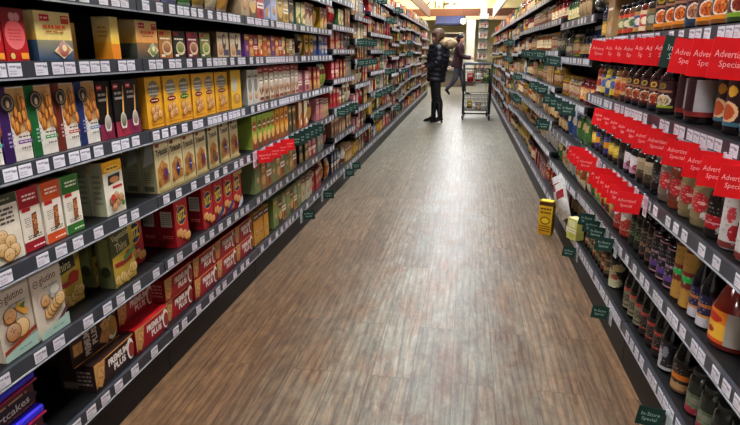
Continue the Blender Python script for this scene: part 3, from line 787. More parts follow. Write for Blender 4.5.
putL(rz[0], 'D', 2.158, 'red cracker box hidden right behind the lone one', .082)
for i, (y, k) in enumerate(((2.415, 0), (2.535, 1), (2.655, 1), (2.775, 2))):
    putL(rz[k], 'D', y, ['plain red cracker box at near end of the row of four', 'second of four red cracker boxes, with a blue streak, second left shelf', 'third of four red cracker boxes, with a blue streak, second left shelf', 'last of four red cracker boxes, with a white patch, second left shelf'][i])
putL(rz[0], 'D', 2.415, 'red cracker box hidden behind the near one of four', .08)
multi = [gen_box('cracker_multipack', 'box', .087, .2, .15, c, c2, a, k) for k, (c, c2, a) in enumerate((('#8a9460', '#5c6a34', '#b0552c'), ('#b8763c', '#5a5a34', '#c8a05c'), ('#a87040', '#6c6a3c', '#8a3c24')))]
runL(multi, 'D', [3.10 + .093*i for i in range(9)], 'olive and orange cracker multipack')

tub_l = MB(); tub_l.cbox(-.15, -.006, .082, .15, .175, .108, '#3a30d8', 'gloss', .006); tub_l.cbox(-.13, .016, .1085, .13, .155, .112, '#221c86', 'gloss', .004); tub_l.box(-.151, -.007, .076, .151, .176, .0825, '#a82a5c', 'gloss')
tub_b = MB(); tub_b.cbox(-.145, 0, 0, .145, .17, .0755, '#6a1e30', 'carton', .006); a_tub(Face(tub_b, (-.139, -.0005, .006), (.278, 0, 0), (0, 0, .066)))
TUB = Proto('shortbread_tub', 'tub', .3, .112, .17, parts=[('tub_body', tub_b.mesh('tub_body'), []), ('lid', tub_l.mesh('lid'), [])])
putL(TUB, 'E', 1.118, 'lower maroon shortcake tub with blue lid, bottom left shelf', .012)
putL(TUB, 'E', 1.112, 'upper maroon shortcake tub with blue lid, stacked on its twin', .016, .02, z=LZ['E'] + .1145)
pb = carton('soda_cracker_box', 'box', .235, .1, .13, '#3a221c', '#2a1a16', '#33201c', a_prem('#33201c', '#40261e'), lambda g: (g.rect(.1, .1, .5, .34, '#6a5c54'), g.lines(.5, .2, .9, .8, 4, '#8a7a70')))
pbu = carton('soda_cracker_box', 'box', .235, .1, .13, '#33201c', '#2a1a16', '#3a2620', a_prem_up)
pr = carton('soda_cracker_box', 'box', .235, .1, .13, '#a01620', '#8a131c', '#b81c26', a_prem('#9c1620', '#b01a26'), lambda g: (g.rect(.1, .1, .5, .34, '#6a4a44'), g.lines(.5, .2, .9, .8, 4, '#c88a84')))
putL(pb, 'E', 1.60, 'lower brown soda cracker box beside the red ones, bottom left shelf', 0, .03)
putL(pbu, 'E', 1.572, 'upper brown soda cracker box lying on the lower brown one', .045, -.05, z=LZ['E'] + .102)
for i in range(5):
    y = 1.85 + .244*i
    putL(pr, 'E', y, f'{ORD[i]} red soda cracker box from near end of the lower layer, bottom shelf', [.0, .012, 0, 0, .0][i])
    putL(pr, 'E', y, f'{ORD[i]} red soda cracker box from near end of the upper layer, bottom shelf', [.06, .004, 0, .002, .0][i], 0, z=LZ['E'] + .102)
og = gen_box('cheese_cracker_box', 'box', .078, .2, .12, '#c8943c', '#dc9a2a', '#3a2c24', 0)
runL(og, 'E', [3.03, 3.112, 3.194], 'orange-topped cheese cracker box')
gm = [gen_box('mixed_cracker_box', 'box', .084, .195, .13, c, c2, a, k) for k, (c, c2, a) in enumerate((('#7a8a4c', '#98a45c', '#b89a3c'), ('#a8a04c', '#7a8444', '#6a3424'), ('#b0883c', '#8a8c4c', '#a83a28')))]
runL(gm, 'E', [3.38 + .09*i for i in range(7)], 'green and yellow mixed cracker box')

# sixth shelf (only its lower half is in the frame)
tc = [('#b8232a', '#a01c24', 'red'), ('#b8232a', '#c83030', 'red'), ('#2c3c9c', '#3c50b0', 'blue'), ('#4c8a3c', '#6a9c44', 'green'), ('#b08a3c', '#c0a050', 'mustard'), ('#8a5a34', '#a87844', 'brown'), ('#c89a4c', '#b88038', 'amber')]
tb = [bag('snack_bag', 'bag', .115, .19, .07, c, c2, '#d8c8a0', i) for i, (c, c2, n) in enumerate(tc)]
for i, y in enumerate([2.03 + .13*j for j in range(7)]):
    putL(tb[i], 'T', y, f'{["first ", "second ", "", "", "", "", ""][i]}{tc[i][2]} snack bag on the sixth left shelf up, second bay')
tc2 = [('#a89070', 'tan'), ('#b89c78', 'sand'), ('#b03038', 'red'), ('#8a94b8', 'pale blue'), ('#a8b0c8', 'white-blue'), ('#c8a850', 'yellow'), ('#b89440', 'gold'), ('#4a4030', 'dark olive')]
for i, (c, n) in enumerate(tc2):
    p = gen_box('tea_biscuit_box', 'box', .108, .17, .1, c, mix(c, '#fff4dc', .2), mix(c, '#402418', .5), i)
    putL(p, 'T', 3.04 + .12*i, f'{n} tea biscuit box on the sixth left shelf up, third bay')

# ------------------------------------------------------------------ left run, goods farther along
PAL = dict(red=('#a8202a', '#bb3036', '#d8c0a0'), crimson=('#7c1c28', '#a02c34', '#d8a060'), tan=('#a88c66', '#c0a67c', '#6a3424'), cream=('#c8bc9c', '#d6ccb0', '#8a4a30'), brown=('#6a4630', '#8a6040', '#d0a868'),
           green=('#3c6a3a', '#5c8848', '#d8c890'), lime=('#8a9a3c', '#a4b24c', '#8a3c24'), yellow=('#c8a02c', '#dcb83c', '#7a3c24'), blue=('#2c4a84', '#4468a0', '#d8d0b8'), navy=('#242c50', '#343c64', '#b08a4c'),
           orange=('#b8642c', '#d08038', '#efe0b8'), white=('#c6c2b6', '#d8d4c8', '#8a3a34'), pink=('#b06a70', '#c88a88', '#6a2c34'), black=('#221e1c', '#34302c', '#b09050'), purple=('#4c3460', '#6a4c7c', '#d0b890'), grey=('#78766e', '#96948a', '#4a3a34'))
def fit(o, p, rowsd, row):
    up = [z for z in rowsd.values() if z > rowsd[row] + .05]
    room = (min(up) if up else 2.3) - rowsd[row] - .056
    if p.h > room:
        o.scale = (1, 1, room / p.h)
def far_protos(names, maker):
    return {n: maker(n, *PAL[n]) for n in names}
kb = {}
for i, n in enumerate(PAL):
    c, c2, a = PAL[n]
    kb['snack_box', n] = gen_box('snack_box', 'box', .098, .17, .1, c, c2, a, i)
    kb['tall_cracker_box', n] = gen_box('tall_cracker_box', 'box', .088, .195, .1, c, c2, a, i + 1)
    kb['cookie_packet', n] = gen_box('cookie_packet', 'packet', .11, .15, .09, c, c2, a, i + 2)
    kb['chip_bag', n] = bag('chip_bag', 'bag', .125, .19, .07, c, c2, a, i)
NAME = {'snack_box': 'snack box', 'tall_cracker_box': 'tall cracker box', 'cookie_packet': 'cookie packet', 'chip_bag': 'chip bag'}
spec = {   # bay: {shelf: colours in runs, near to far}
    4: dict(T=['green', 'cream', 'yellow', 'yellow'], A=['black', 'yellow', 'blue', 'blue'], B=['pink', 'crimson', 'lime'], C=['orange', 'yellow', 'pink', 'tan'], D=['black', 'red', 'grey', 'pink'], E=['cream', 'red', 'orange'], U=['red', 'tan'], V=['white', 'blue']),
    5: dict(T=['red', 'green', 'brown'], A=['red', 'red', 'grey'], B=['red', 'crimson', 'grey'], C=['red', 'brown', 'cream'], D=['brown', 'tan', 'black'], E=['navy', 'white', 'yellow'], U=['red', 'tan', 'grey'], V=['white', 'tan']),
    6: dict(T=['brown', 'cream', 'tan'], A=['brown', 'orange', 'tan'], B=['tan', 'cream', 'red'], C=['pink', 'red', 'brown'], D=['pink', 'crimson', 'tan'], E=['yellow', 'tan', 'red'], U=['tan', 'grey', 'purple'], V=['white', 'blue']),
}
keys = list(PAL)
for i in range(4, 9):
    R = random.Random(90 + i)
    for row in LZ:
        cols = spec.get(i, {}).get(row) or R.sample(['red', 'tan', 'cream', 'brown', 'green', 'yellow', 'blue', 'orange', 'white', 'pink', 'crimson'], 3)
        y0, y1 = LBAYS[i] + .03, LBAYS[i + 1] - .03
        span = (y1 - y0) / len(cols)
        seen = {}
        kinds = R.sample(list(NAME), 4)
        for j, cn in enumerate(cols):
            kn = kinds[(seen.get(cn, 0) + (j if cn not in seen else 0)) % 4]
            while (kn, cn) in seen: kn = kinds[(kinds.index(kn) + 1) % 4]
            seen[(kn, cn)] = 1; seen[cn] = seen.get(cn, 0) + 1
            p = kb[kn, cn]
            n = max(1, int(span / (p.w + .004))); pitch = span / n
            for q in range(n):
                o = putL(p, row, y0 + span*j + pitch*(q + .5), f'{cn} {NAME[kn]}, {LNAME[row]}, {NB[i]} bay', R.uniform(0, .02), 0, LROWS[i][row],
                         f'{cn} {NAME[kn]} facings, {LNAME[row]}, {NB[i]} bay' if n > 1 else None)
                fit(o, p, LROWS[i], row)
# ------------------------------------------------------------------ beyond ten metres the facings melt into one another: one object a side
def far_stock(name, label, side, rowsd, bays, i0, pal, seed):
    R = random.Random(seed); mb = MB(); s = -1 if side == 'L' else 1; X = LF if s < 0 else RF
    for i in range(i0, len(bays) - 1):
        for row, z in rowsd[i].items():
            y = bays[i] + .03
            while y < bays[i + 1] - .12:
                w = R.uniform(.07, .16); w = min(w, bays[i + 1] - .02 - y); up = [zz for zz in rowsd[i].values() if zz > z + .05]; hh = min(R.uniform(.11, .19), (min(up) if up else 2.3) - z - .058); c = PAL[R.choice(pal)]
                k = R.choice((1, 1, 2, 3))
                b = R.uniform(0, .05)
                x0, x1 = sorted((X + s * b, X + s * .25))
                mb.box(x0, y, z + EPS, x1, y + w, z + hh, mix(c[0], '#000000', .12), 'carton', top=c[1], cz=c[1])
                xf = X + s * b - s * .001
                mb.face([(xf, y + w*.1, z + hh*.25), (xf, y + w*.9, z + hh*.25), (xf, y + w*.9, z + hh*.6), (xf, y + w*.1, z + hh*.6)][::(1 if s < 0 else -1)], c[2])
                y += w + .006
    o = link(name, mb.mesh(name)); o['kind'] = 'stuff'; o['label'] = label; o['category'] = 'groceries'
far_stock('grocery_stock', 'crowded colourful packets on the far end of the left shelving', 'L', LROWS, LBAYS, 9, ['red', 'tan', 'cream', 'brown', 'green', 'yellow', 'blue', 'orange', 'white', 'pink', 'crimson', 'grey'], 3)
far_stock('grocery_stock', 'crowded colourful packets on the far end of the right shelving', 'R', RROWS, RBAYS, 9, ['red', 'tan', 'black', 'brown', 'yellow', 'yellow', 'blue', 'orange', 'white', 'crimson', 'green', 'navy'], 5)
# ------------------------------------------------------------------ right run, near goods: sauces, jars, bottles
def hsh(a, t, k=1):
    return (math.sin(a*911.7*k + t*357.3*k) * 43758.5453) % 1.0
def vh(band, band2, mid, low, n=20):
    def fn(a, t):
        a -= VIS * .8
        if a < .20: return '#8f8a86' if .12 < t < .86 else '#3a1a1e'
        if a > .66 and a < .82: return mix('#3c1620', '#8a6a60', .5) if hsh(round(a*30), round(t*14)) > .6 else '#3c1620'
        d = ((a - .53)/.105)**2 + ((t - .36)/.2)**2
        if t < .10: return low
        if t < .19: return band
        if d < 1:
            if d > .62: return '#d8cfc0'
            q = hsh(round(a*52), round(t*18))
            return mid if q > .55 else mix(mid, '#2a1410', .6) if q > .25 else mix(mid, '#e8c060', .4)
        if ((a - .5)/.06)**2 + ((t - .82)/.1)**2 < 1: return band2 if ((a - .5)/.035)**2 + ((t - .82)/.055)**2 > 1 else '#6a5a1c'
        if .62 < t < .68 and .4 < a < .64: return '#9a7258'
        return '#3c1620'
    return fn
def vhb(name, band, band2, mid, low, r=.05, h=.205):
    return bottle(name, r, h, '#1c0c0c', '#151112', vh(band, band2, mid, low), lz=(.05, .70), sh=.66, neck=.4, sy=.86, nh=.86, n=24)
vo = vhb('cooking_sauce_bottle', '#d88a24', '#b8a02c', '#c8642c', '#7a4a1c')
vbl = vhb('cooking_sauce_bottle', '#2c4458', '#8a9ab0', '#a8745c', '#22303e')
vg_ = vhb('cooking_sauce_bottle', '#7a9a2c', '#b8a02c', '#8a3424', '#2a3a1c')
for y, p, d in ((2.49, vo, 'maroon cooking sauce bottle with an orange band, next to the jars,'), (2.385, vo, 'second maroon cooking sauce bottle with an orange band from the jars,'), (2.28, vo, 'maroon orange-banded cooking sauce bottle left of the blue-banded one,'),
                (2.165, vbl, 'cooking sauce bottle with a blue-grey band,'), (2.055, vo, 'maroon orange-banded cooking sauce bottle right of the blue-banded one,'), (1.945, vo, 'maroon orange-banded cooking sauce bottle left of the green-banded ones,'),
                (1.835, vg_, 'green-banded cooking sauce bottle, farther of two,'), (1.725, vg_, 'green-banded cooking sauce bottle, nearer of two,'), (1.61, vo, 'nearest maroon cooking sauce bottle at the right edge,')):
    putR(p, 's1', y, d + ' fifth right shelf up', rnd.uniform(0, .006), rnd.uniform(-.12, .12))
spice = [jar('spice_jar', .041, .145, b, '#1b1a1a', lab_band(c, ((0, .25, c2), (.8, 1, c2)), ((.55, .5, .12, .2, c3),)), (.1, .68)) for b, c, c2, c3 in
         (('#5a2a1c', '#3f6a3c', '#c84a30', '#d8c8a8'), ('#6a4a2c', '#c8bca0', '#a8402c', '#4a7a44'), ('#4a4030', '#3c4c84', '#b88a4c', '#d8d0c0'), ('#6a2418', '#b03028', '#d8c0a0', '#e8d8b8'), ('#3a2c20', '#5a5a4c', '#8a6a3c', '#a8a48c'), ('#4c2c1c', '#6a7a4c', '#b85030', '#d8c8a0'))]
sn = ['green', 'cream', 'blue', 'red', 'grey', 'olive']
for i, y in enumerate([2.62, 2.712, 2.804, 2.896, 2.988, 3.08]):
    putR(spice[[4, 3, 2, 1, 0, 5][i]], 's1', y, f'{sn[[4, 3, 2, 1, 0, 5][i]]}-labelled spice jar in the front row, fifth right shelf up', .004, rnd.uniform(-.06, .06))
    putR(spice[[0, 5, 3, 0, 1, 2][i]], 's1', y, f'{ORD[i]} spice jar of the back row, fifth right shelf up', .094, rnd.uniform(-.06, .06))
tanbox = gen_box('rice_box', 'box', .13, .185, .09, '#a8875a', '#b8966a', '#8a6a44', 3); putR(tanbox, 's1', 3.245, 'plain tan rice box beside the gold-labelled jar, fifth right shelf up')
goldj = jar('mustard_jar', .05, .17, '#2a2438', '#20203a', lab_band('#2a2a44', ((.0, .5, '#3a3040'),), ((.5, .36, .22, .34, '#b08a3c'), (.5, .36, .12, .2, '#d8b868'))), (.06, .72)); putR(goldj, 's1', 3.40, 'dark jar with a round gold label beside the tan rice box', 0, .1)

mixj = [jar('relish_jar', .043, .16, b, '#17161a', lab_band(c, ((0, .2, c2),), ((.54, .5, .2, .36, c3), (.5, .52, .1, .2, c4))), (.1, .7)) for b, c, c2, c3, c4 in
        (('#7a3020', '#8a2a22', '#d8c8b0', '#d8b08a', '#a83a2c'), ('#8a7a2c', '#c8b03c', '#3c4c84', '#3a4a88', '#d8c890'), ('#4a3a2c', '#3c5080', '#c8b03c', '#c8b458', '#4860a0'), ('#7a5a34', '#c8b898', '#b8602c', '#d89048', '#a83c24'), ('#5a2c1c', '#b88a50', '#3a2420', '#c8a878', '#b04a2c'))]
mn = ['red and tan', 'yellow', 'blue and yellow', 'cream and orange', 'brown']
for i, y in enumerate([2.90, 3.0, 3.1, 3.2, 3.3, 3.40]):
    k = [4, 3, 2, 1, 2, 0][i]
    putR(mixj[k], 's2', y, f'{"nearer " if i == 2 else "farther " if i == 4 else ""}{mn[k]} relish jar in the front row, fourth right shelf up', .004, rnd.uniform(-.06, .06))
    putR(mixj[(k + 2) % 5], 's2', y, f'{ORD[i]} relish jar of the back row, fourth right shelf up', .098, rnd.uniform(-.06, .06))
dk = [bottle('grill_sauce_bottle', .047, .2, '#170c0b', '#141212', vh(b, b2, m, l), lz=(.06, .62), sh=.62, neck=.36, nh=.84) for b, b2, m, l in (('#7a2c24', '#b8a060', '#a85a3c', '#2a1414'), ('#a8b82c', '#8a7a3c', '#c8b48a', '#20161a'), ('#7a2a22', '#cfa94c', '#b04a2c', '#20222e'))]
for i, (y, k) in enumerate(((2.79, 0), (2.68, 2), (2.565, 0), (2.44, 2), (2.33, 1))):
    putR(dk[k], 's2', y, f'{ORD[4 - i]} dark grill sauce bottle left of the two big maroon jugs, fourth right shelf up', .0, rnd.uniform(-.1, .1))
    if i < 4:
        putR(dk[k], 's2', y, f'{ORD[4 - i]} grill sauce bottle of the back row, left of the maroon jugs', .105, rnd.uniform(-.1, .1))
def jug_fn(back_front):
    def fn(a, t):
        if back_front:
            if .60 < a < .80: return '#aaa5a4' if t > .14 else '#8a2c28'
            if .14 > t and .4 < a < .62: return '#8a2c28'
            return '#35161c'
        if .68 < a < .84: return mix('#8f8a8a', '#5a5656', .5 * (hsh(round(a*40), round(t*26)) > .5)) if .08 < t < .9 else '#35161c'
        if t < .10: return '#3c6a7a'
        if ((a - .50)/.10)**2 + ((t - .3)/.24)**2 < 1:
            return '#d8b48c' if ((a - .50)/.07)**2 + ((t - .3)/.17)**2 > 1 else '#b8552c'
        if ((a - .52)/.05)**2 + ((t - .76)/.12)**2 < 1: return '#d8a83c'
        return '#35161c'
    return fn
jugA = bottle('marinade_jug', .058, .235, '#1c0d0e', '#151213', jug_fn(True), lz=(.1, .60), sh=.62, neck=.36, nh=.82, n=24)
jugB = bottle('marinade_jug', .060, .245, '#1e0e10', '#161314', jug_fn(False), lz=(.1, .62), sh=.62, neck=.38, nh=.82, n=24)
putR(jugA, 's2', 2.165, 'big maroon marinade jug with a grey back label, farther of two, fourth right shelf', .012, .0)
putR(jugA, 's2', 2.04, 'big maroon marinade jug with a grey back label, nearer of two, fourth right shelf', 0, 0)
for i, (y, b) in enumerate(((1.885, .035), (1.76, .012), (1.625, 0.))):
    putR(jugB, 's2', y, f'{["third", "second", "nearest"][i]} maroon marinade jug with food pictures, fourth right shelf up', b, .1)
putR(jugB, 's2', 1.49, 'maroon marinade jug just past the right edge, fourth right shelf up', 0, .1)
for i, y in enumerate((1.62, 1.76)):
    putR(jugB, 's2', y, f'{["nearer", "farther"][i]} maroon marinade jug of the back row', .14, .1)

pick = [jar('pickle_jar', .046, .155, b, '#b8b4ac', lab_band(c, bb, sp), (.14, .7), capm='steel') for b, c, bb, sp in
        (('#171416', '#221e22', ((0, .3, '#b08a9a'),), ((.45, .6, .16, .3, '#d8d4d4'), (.6, .3, .12, .2, '#8a3a4c'))), ('#1a1712', '#a8a084', ((0, .14, '#2a2620'), (.8, 1, '#c8c0a0')), ((.5, .25, .22, .16, '#4c4430'),)),
         ('#141414', '#1c1b1c', (), ((.5, .5, .1, .16, '#55504c'),)), ('#1c1a14', '#2c2a22', (), ((.5, .5, .2, .34, '#b89a3c'), (.52, .52, .1, .2, '#e0c860'))), ('#1a1410', '#3c3a74', ((.3, .7, '#c88a24'),), ()))]
pn = ['pink and white labelled', 'cream-labelled', 'plain black', 'black and gold', 'purple and amber']
for i, (y, k) in enumerate(((2.285, 2), (2.385, 1), (2.485, 1), (2.585, 0), (2.685, 0), (2.785, 2), (2.885, 3), (2.985, 3), (3.085, 4), (3.185, 2), (3.285, 4), (3.385, 3))):
    putR(pick[k], 's3', y, f'{ORD[i]} jar from near end of its silver-capped row, {pn[k]}, third right shelf', .004, rnd.uniform(-.06, .06))
    if i < 8:
        putR(pick[2], 's3', y, f'{ORD[i]} plain black jar of the back row, third right shelf up', .102, 0)
bluecap = [jar('salsa_jar', .047, .17, b, '#232a4c', lab_band(b2, ((.0, .12, b2),), ((.5, .56, .10, .32, '#b02a30'), (.53, .56, .05, .05, '#d8a8a0'), (.58, .16, .045, .12, '#c8c0b8')), back=b2), (.16, .72), caph=.028) for b, b2 in (('#7a3c28', '#6a3826'), ('#8a7a58', '#857452'), ('#7a6c60', '#766a5e'))]
for i, y in enumerate((1.86, 1.965, 2.07, 2.175)):
    putR(bluecap[[1, 1, 0, 2][i]], 's3', y, f'{ORD[i]} blue-capped salsa jar with a red label, from near end, third right shelf', 0, rnd.uniform(-.1, .1))
    putR(bluecap[[1, 0, 0, 2][i]], 's3', y, f'{ORD[i]} blue-capped salsa jar of the back row, third right shelf', .104, 0)
rl = jar('hot_sauce_jar', .043, .165, '#241414', '#1a1818', lab_band('#1f1615', ((.2, .56, '#a81c28'), (.36, .40, '#c8a8a4')), ((.60, .2, .05, .1, '#b8b0a8'),)), (.06, .7)); putR(rl, 's3', 1.745, 'dark jar with a broad red label, beside the blue-capped salsa jars')
wr = jar('cream_sauce_bottle', .04, .19, '#b9b3ac', '#c8c4be', lab_band('#bdb8b2', ((.0, .1, '#7a3430'),), ((.56, .3, .07, .16, '#a8222c'), (.5, .66, .05, .16, '#b8404a'), (.62, .5, .04, .08, '#3a2a2c'))), (.04, .8), cat='bottle')
putR(wr, 's3', 1.64, 'white bottle with red marks, farther of two, third right shelf up', 0, .1); putR(wr, 's3', 1.545, 'white bottle with red marks, nearer of two, third right shelf up', 0, -.1)
putR(rl, 's3', 1.44, 'dark jar with a broad red label at the right edge of the picture')

redw = jar('antipasto_jar', .05, .15, '#7a3424', '#3a3430', lab_band('#b8b0a4', ((0, .25, '#a8382c'),), ((.5, .5, .22, .22, '#b84434'), (.4, .72, .12, .14, '#e0dcd4'))), (.08, .8)); putR(redw, 's4', 2.60, 'red and white labelled antipasto jar under the last red tag'); putR(redw, 's4', 2.715, 'second red and white antipasto jar from the soy bottles'); putR(redw, 's4', 2.60, 'antipasto jar right behind the front red and white one', .11)
soy = bottle('soy_sauce_bottle', .034, .222, '#1a1110', '#221c18', lab_band('#2a211c', ((.3, .42, '#7a5a3c'), (.0, .06, '#5a4030'), (.8, .86, '#8a6a4c')), (), back='#4a3a30'), (.1, .62), .7, .42)
soyg = bottle('soy_sauce_bottle', .034, .21, '#161a10', '#1c1a16', lab_band('#20261a', ((.3, .5, '#4c5a34'), (.8, .86, '#6a6a4c')), (), back='#3a3a30'), (.1, .62), .7, .42)
for i, y in enumerate((2.236, 2.312, 2.388, 2.464)):
    putR([soy, soyg][i > 1], 's4', y, f'{ORD[i]} {["brown", "greenish"][i > 1]} soy sauce bottle from near end of the front row, second right shelf', .004)
    for b in (1, 2):
        putR([soy, soyg][i > 1], 's4', y, f'{ORD[i]} soy sauce bottle of the {["middle", "back"][b - 1]} row, second right shelf up', .004 + .075*b)
pur = bottle('teriyaki_bottle', .038, .215, '#201318', '#2a1e1c', lab_band('#1c1520', ((0, .05, '#b08088'), (.95, 1, '#b08088'), (.14, .3, '#5c3c7a'), (.5, .56, '#8a6a78')), ((.26, .5, .03, .6, '#b08088'), (.76, .5, .03, .6, '#b08088')), back='#3a2a2e'), (.06, .72), .74, .45)
for i, y in enumerate((1.998, 2.078, 2.158)):
    putR(pur, 's4', y, f'{ORD[i]} pink-bordered teriyaki bottle from near end, second right shelf up', 0)
    putR(pur, 's4', y, f'{ORD[i]} teriyaki bottle of the back row, second right shelf up', .085)
yb_ = jar('curry_paste_jar', .035, .225, '#6a2c1c', '#6a3a24', lab_band('#a8803c', ((.46, .56, '#2c9a4c'), (.36, .46, '#6a2a1e'), (.56, .64, '#7a2a24')), (), back='#96743c', bw=.1), (.04, .86))
for i, y in enumerate((1.845, 1.920)):
    putR(yb_, 's4', y, f'{["nearer", "farther"][i]} amber curry jar with a green band, second right shelf up', .0); putR(yb_, 's4', y, f'{["nearer", "farther"][i]} amber curry jar of the back row, second right shelf up', .09)
bp_ = bottle('hoisin_bottle', .031, .22, '#14141c', '#16161c', lab_band('#262048', ((.0, .3, '#b8b0b4'), (.3, .38, '#c88a3c'), (.6, .72, '#a8642c')), (), back='#3a3450'), (.04, .5), .56, .4)
for i, y in enumerate((1.707, 1.775)):
    putR(bp_, 's4', y, f'{["nearer", "farther"][i]} black bottle with a violet label, second right shelf up', .004); putR(bp_, 's4', y, f'{["nearer", "farther"][i]} violet-labelled black bottle of the back row', .085)
bigred_fn = lambda a, t: ('#a39d94' if (.62 < a < .84) else '#c8521e' if t < .12 else ('#8a2018' if ((a - .5)/.035)**2 + ((t - .34)/.09)**2 < 1 else '#d8a83c') if t < .62 else '#b02c1c' if ((a - .46)/.13)**2 + ((t - .74)/.16)**2 < 1 else '#cc7a24')
bigred = bottle('chili_sauce_bottle', .066, .232, '#7a2214', '#8a1c1c', bigred_fn, lz=(.08, .5), sh=.5, neck=.36, nh=.84, n=28, caph=.03)
putR(bigred, 's4', 1.60, 'big red chili sauce bottle with an orange and yellow label', .0, .0)
putR(bigred, 's4', 1.40, 'big red chili sauce bottle cut by the right edge of the picture', .01, .1); putR(bigred, 's4', 1.60, 'big red chili sauce bottle right behind the front one', .15)

small = [bottle('dressing_bottle', .028, .2, b, '#1a1714', lab_band(c, ((.2, .4, c2), (.7, .8, c2)), (), back=mix(c, '#000000', .3)), (.12, .6), .68, .45) for b, c, c2 in (('#1a120e', '#5a4430', '#a88a60'), ('#201410', '#7a3428', '#c8a878'), ('#16140e', '#3a3a2c', '#8a8458'))]
for i in range(8):
    y = 2.80 + .066*i
    putR(small[i % 3], 'base', y, f'{ORD[i]} slim dressing bottle from near end of the front row, bottom right shelf', .004)
    putR(small[(i + 1) % 3], 'base', y, f'{ORD[i]} slim dressing bottle of the back row, bottom right shelf', .07)
flw = bottle('olive_oil_bottle', .042, .231, '#191612', '#1c1a18', lab_band('#26221c', (), ((.5, .2, .2, .2, '#c8c4a4'), (.42, .5, .16, .18, '#b0a888'), (.6, .74, .12, .14, '#c0b07c'), (.55, .4, .08, .1, '#a85a44'))), (.04, .62), .64, .4)
putR(flw, 'base', 2.675, 'dark oil bottle with a cream floral label, bottom right shelf', .0); putR(flw, 'base', 2.675, 'floral oil bottle right behind the front one', .1)
rb = bottle('balsamic_bottle', .036, .233, '#100e0d', '#171516', lab_band('#1c1614', ((.86, 1., '#b8483c'), (.28, .36, '#a83c34'), (.4, .8, '#2a211c')), (), back='#5a5048'), (.06, .46), .52, .38)
rb2 = bottle('balsamic_bottle', .036, .233, '#12100e', '#171516', lab_band('#8a8468', ((.84, 1., '#b8483c'), (.1, .2, '#4a4438')), ((.5, .5, .18, .2, '#5a5440'),), back='#5a5048'), (.06, .46), .52, .38)
for i, y in enumerate((2.02, 2.102, 2.184, 2.266, 2.348, 2.43)):
    putR(rb if i < 3 else rb2, 'base', y, f'{ORD[i]} red-banded balsamic bottle from near end of the front row, bottom right shelf', .004)
    putR(rb if i < 3 else rb2, 'base', y, f'{ORD[i]} red-banded balsamic bottle of the back row, bottom right shelf', .086)
wb = bottle('balsamic_bottle', .036, .234, '#0f0e0e', '#1a1a1a', lab_band('#26262a', ((.0, .1, '#b8b4b0'),), ((.4, .4, .08, .34, '#b4b0b4'), (.52, .66, .05, .2, '#8a8a94'))), (.05, .5), .5, .38)
putR(wb, 'base', 1.93, 'black bottle with a black and white label, beside the red-banded ones'); putR(wb, 'base', 1.93, 'black and white labelled bottle right behind its front twin', .09)
ob = bottle('oyster_sauce_bottle', .041, .234, '#131110', '#181616', lab_band('#2a201c', ((.42, .62, '#d07a24'), (.0, .3, '#6a4a30')), ((.5, .2, .2, .12, '#b08a60'),), back='#8f8a86'), (.04, .48), .5, .36)
putR(ob, 'base', 1.80, 'dark bottle with an orange label beside the preserve jars'); putR(ob, 'base', 1.80, 'orange-labelled dark bottle right behind its front twin', .1)
pres = jar('preserve_jar', .04, .15, '#2b2e26', '#3c3d38', lab_band('#5c6a4c', ((.0, .34, '#9a3440'), (.36, .5, '#6a7a58')), ((.5, .7, .2, .16, '#8a8a78'),), back='#4a4c44'), (.04, .5))
for i, y in enumerate((1.41, 1.50, 1.59, 1.68)):
    putR(pres, 'base', y, f'{ORD[i]} preserve jar with a red and green label, from near end, bottom shelf', .006)
    putR(pres, 'base', y, f'{ORD[i]} preserve jar of the back row, bottom right shelf', .095)

# ------------------------------------------------------------------ right run, from the second pillar on
def simple_fn(c, c2, a):
    return lab_band(c, ((0, .2, a), (.8, .9, a)), ((.5, .5, .09, .22, mix(a, '#e0d0a8', .45)),), back=mix(c, '#8a8478', .35))
RK = {}
for i, n in enumerate(PAL):
    c, c2, a = PAL[n]
    RK['glass_jar', n] = jar('glass_jar', .043, .15, mix(c, '#000000', .35), ['#22201f', '#8a2a28', '#b8b0a0', '#c8a040'][i % 4], simple_fn(c, c2, a), n=10)
    RK['sauce_bottle', n] = bottle('sauce_bottle', .036, .2, mix(c, '#000000', .4), ['#2a2624', '#a8322c', '#d8d0c0'][i % 3], simple_fn(c, c2, a), n=10)
    RK['pasta_bag', n] = bag('pasta_bag', 'bag', .11, .19, .06, c, c2, a, i + 1)
    RK['seasoning_box', n] = gen_box('seasoning_box', 'box', .085, .16, .09, c, c2, a, i + 3)
RNM = {'glass_jar': 'glass jar', 'sauce_bottle': 'sauce bottle', 'pasta_bag': 'pasta bag', 'seasoning_box': 'seasoning box'}
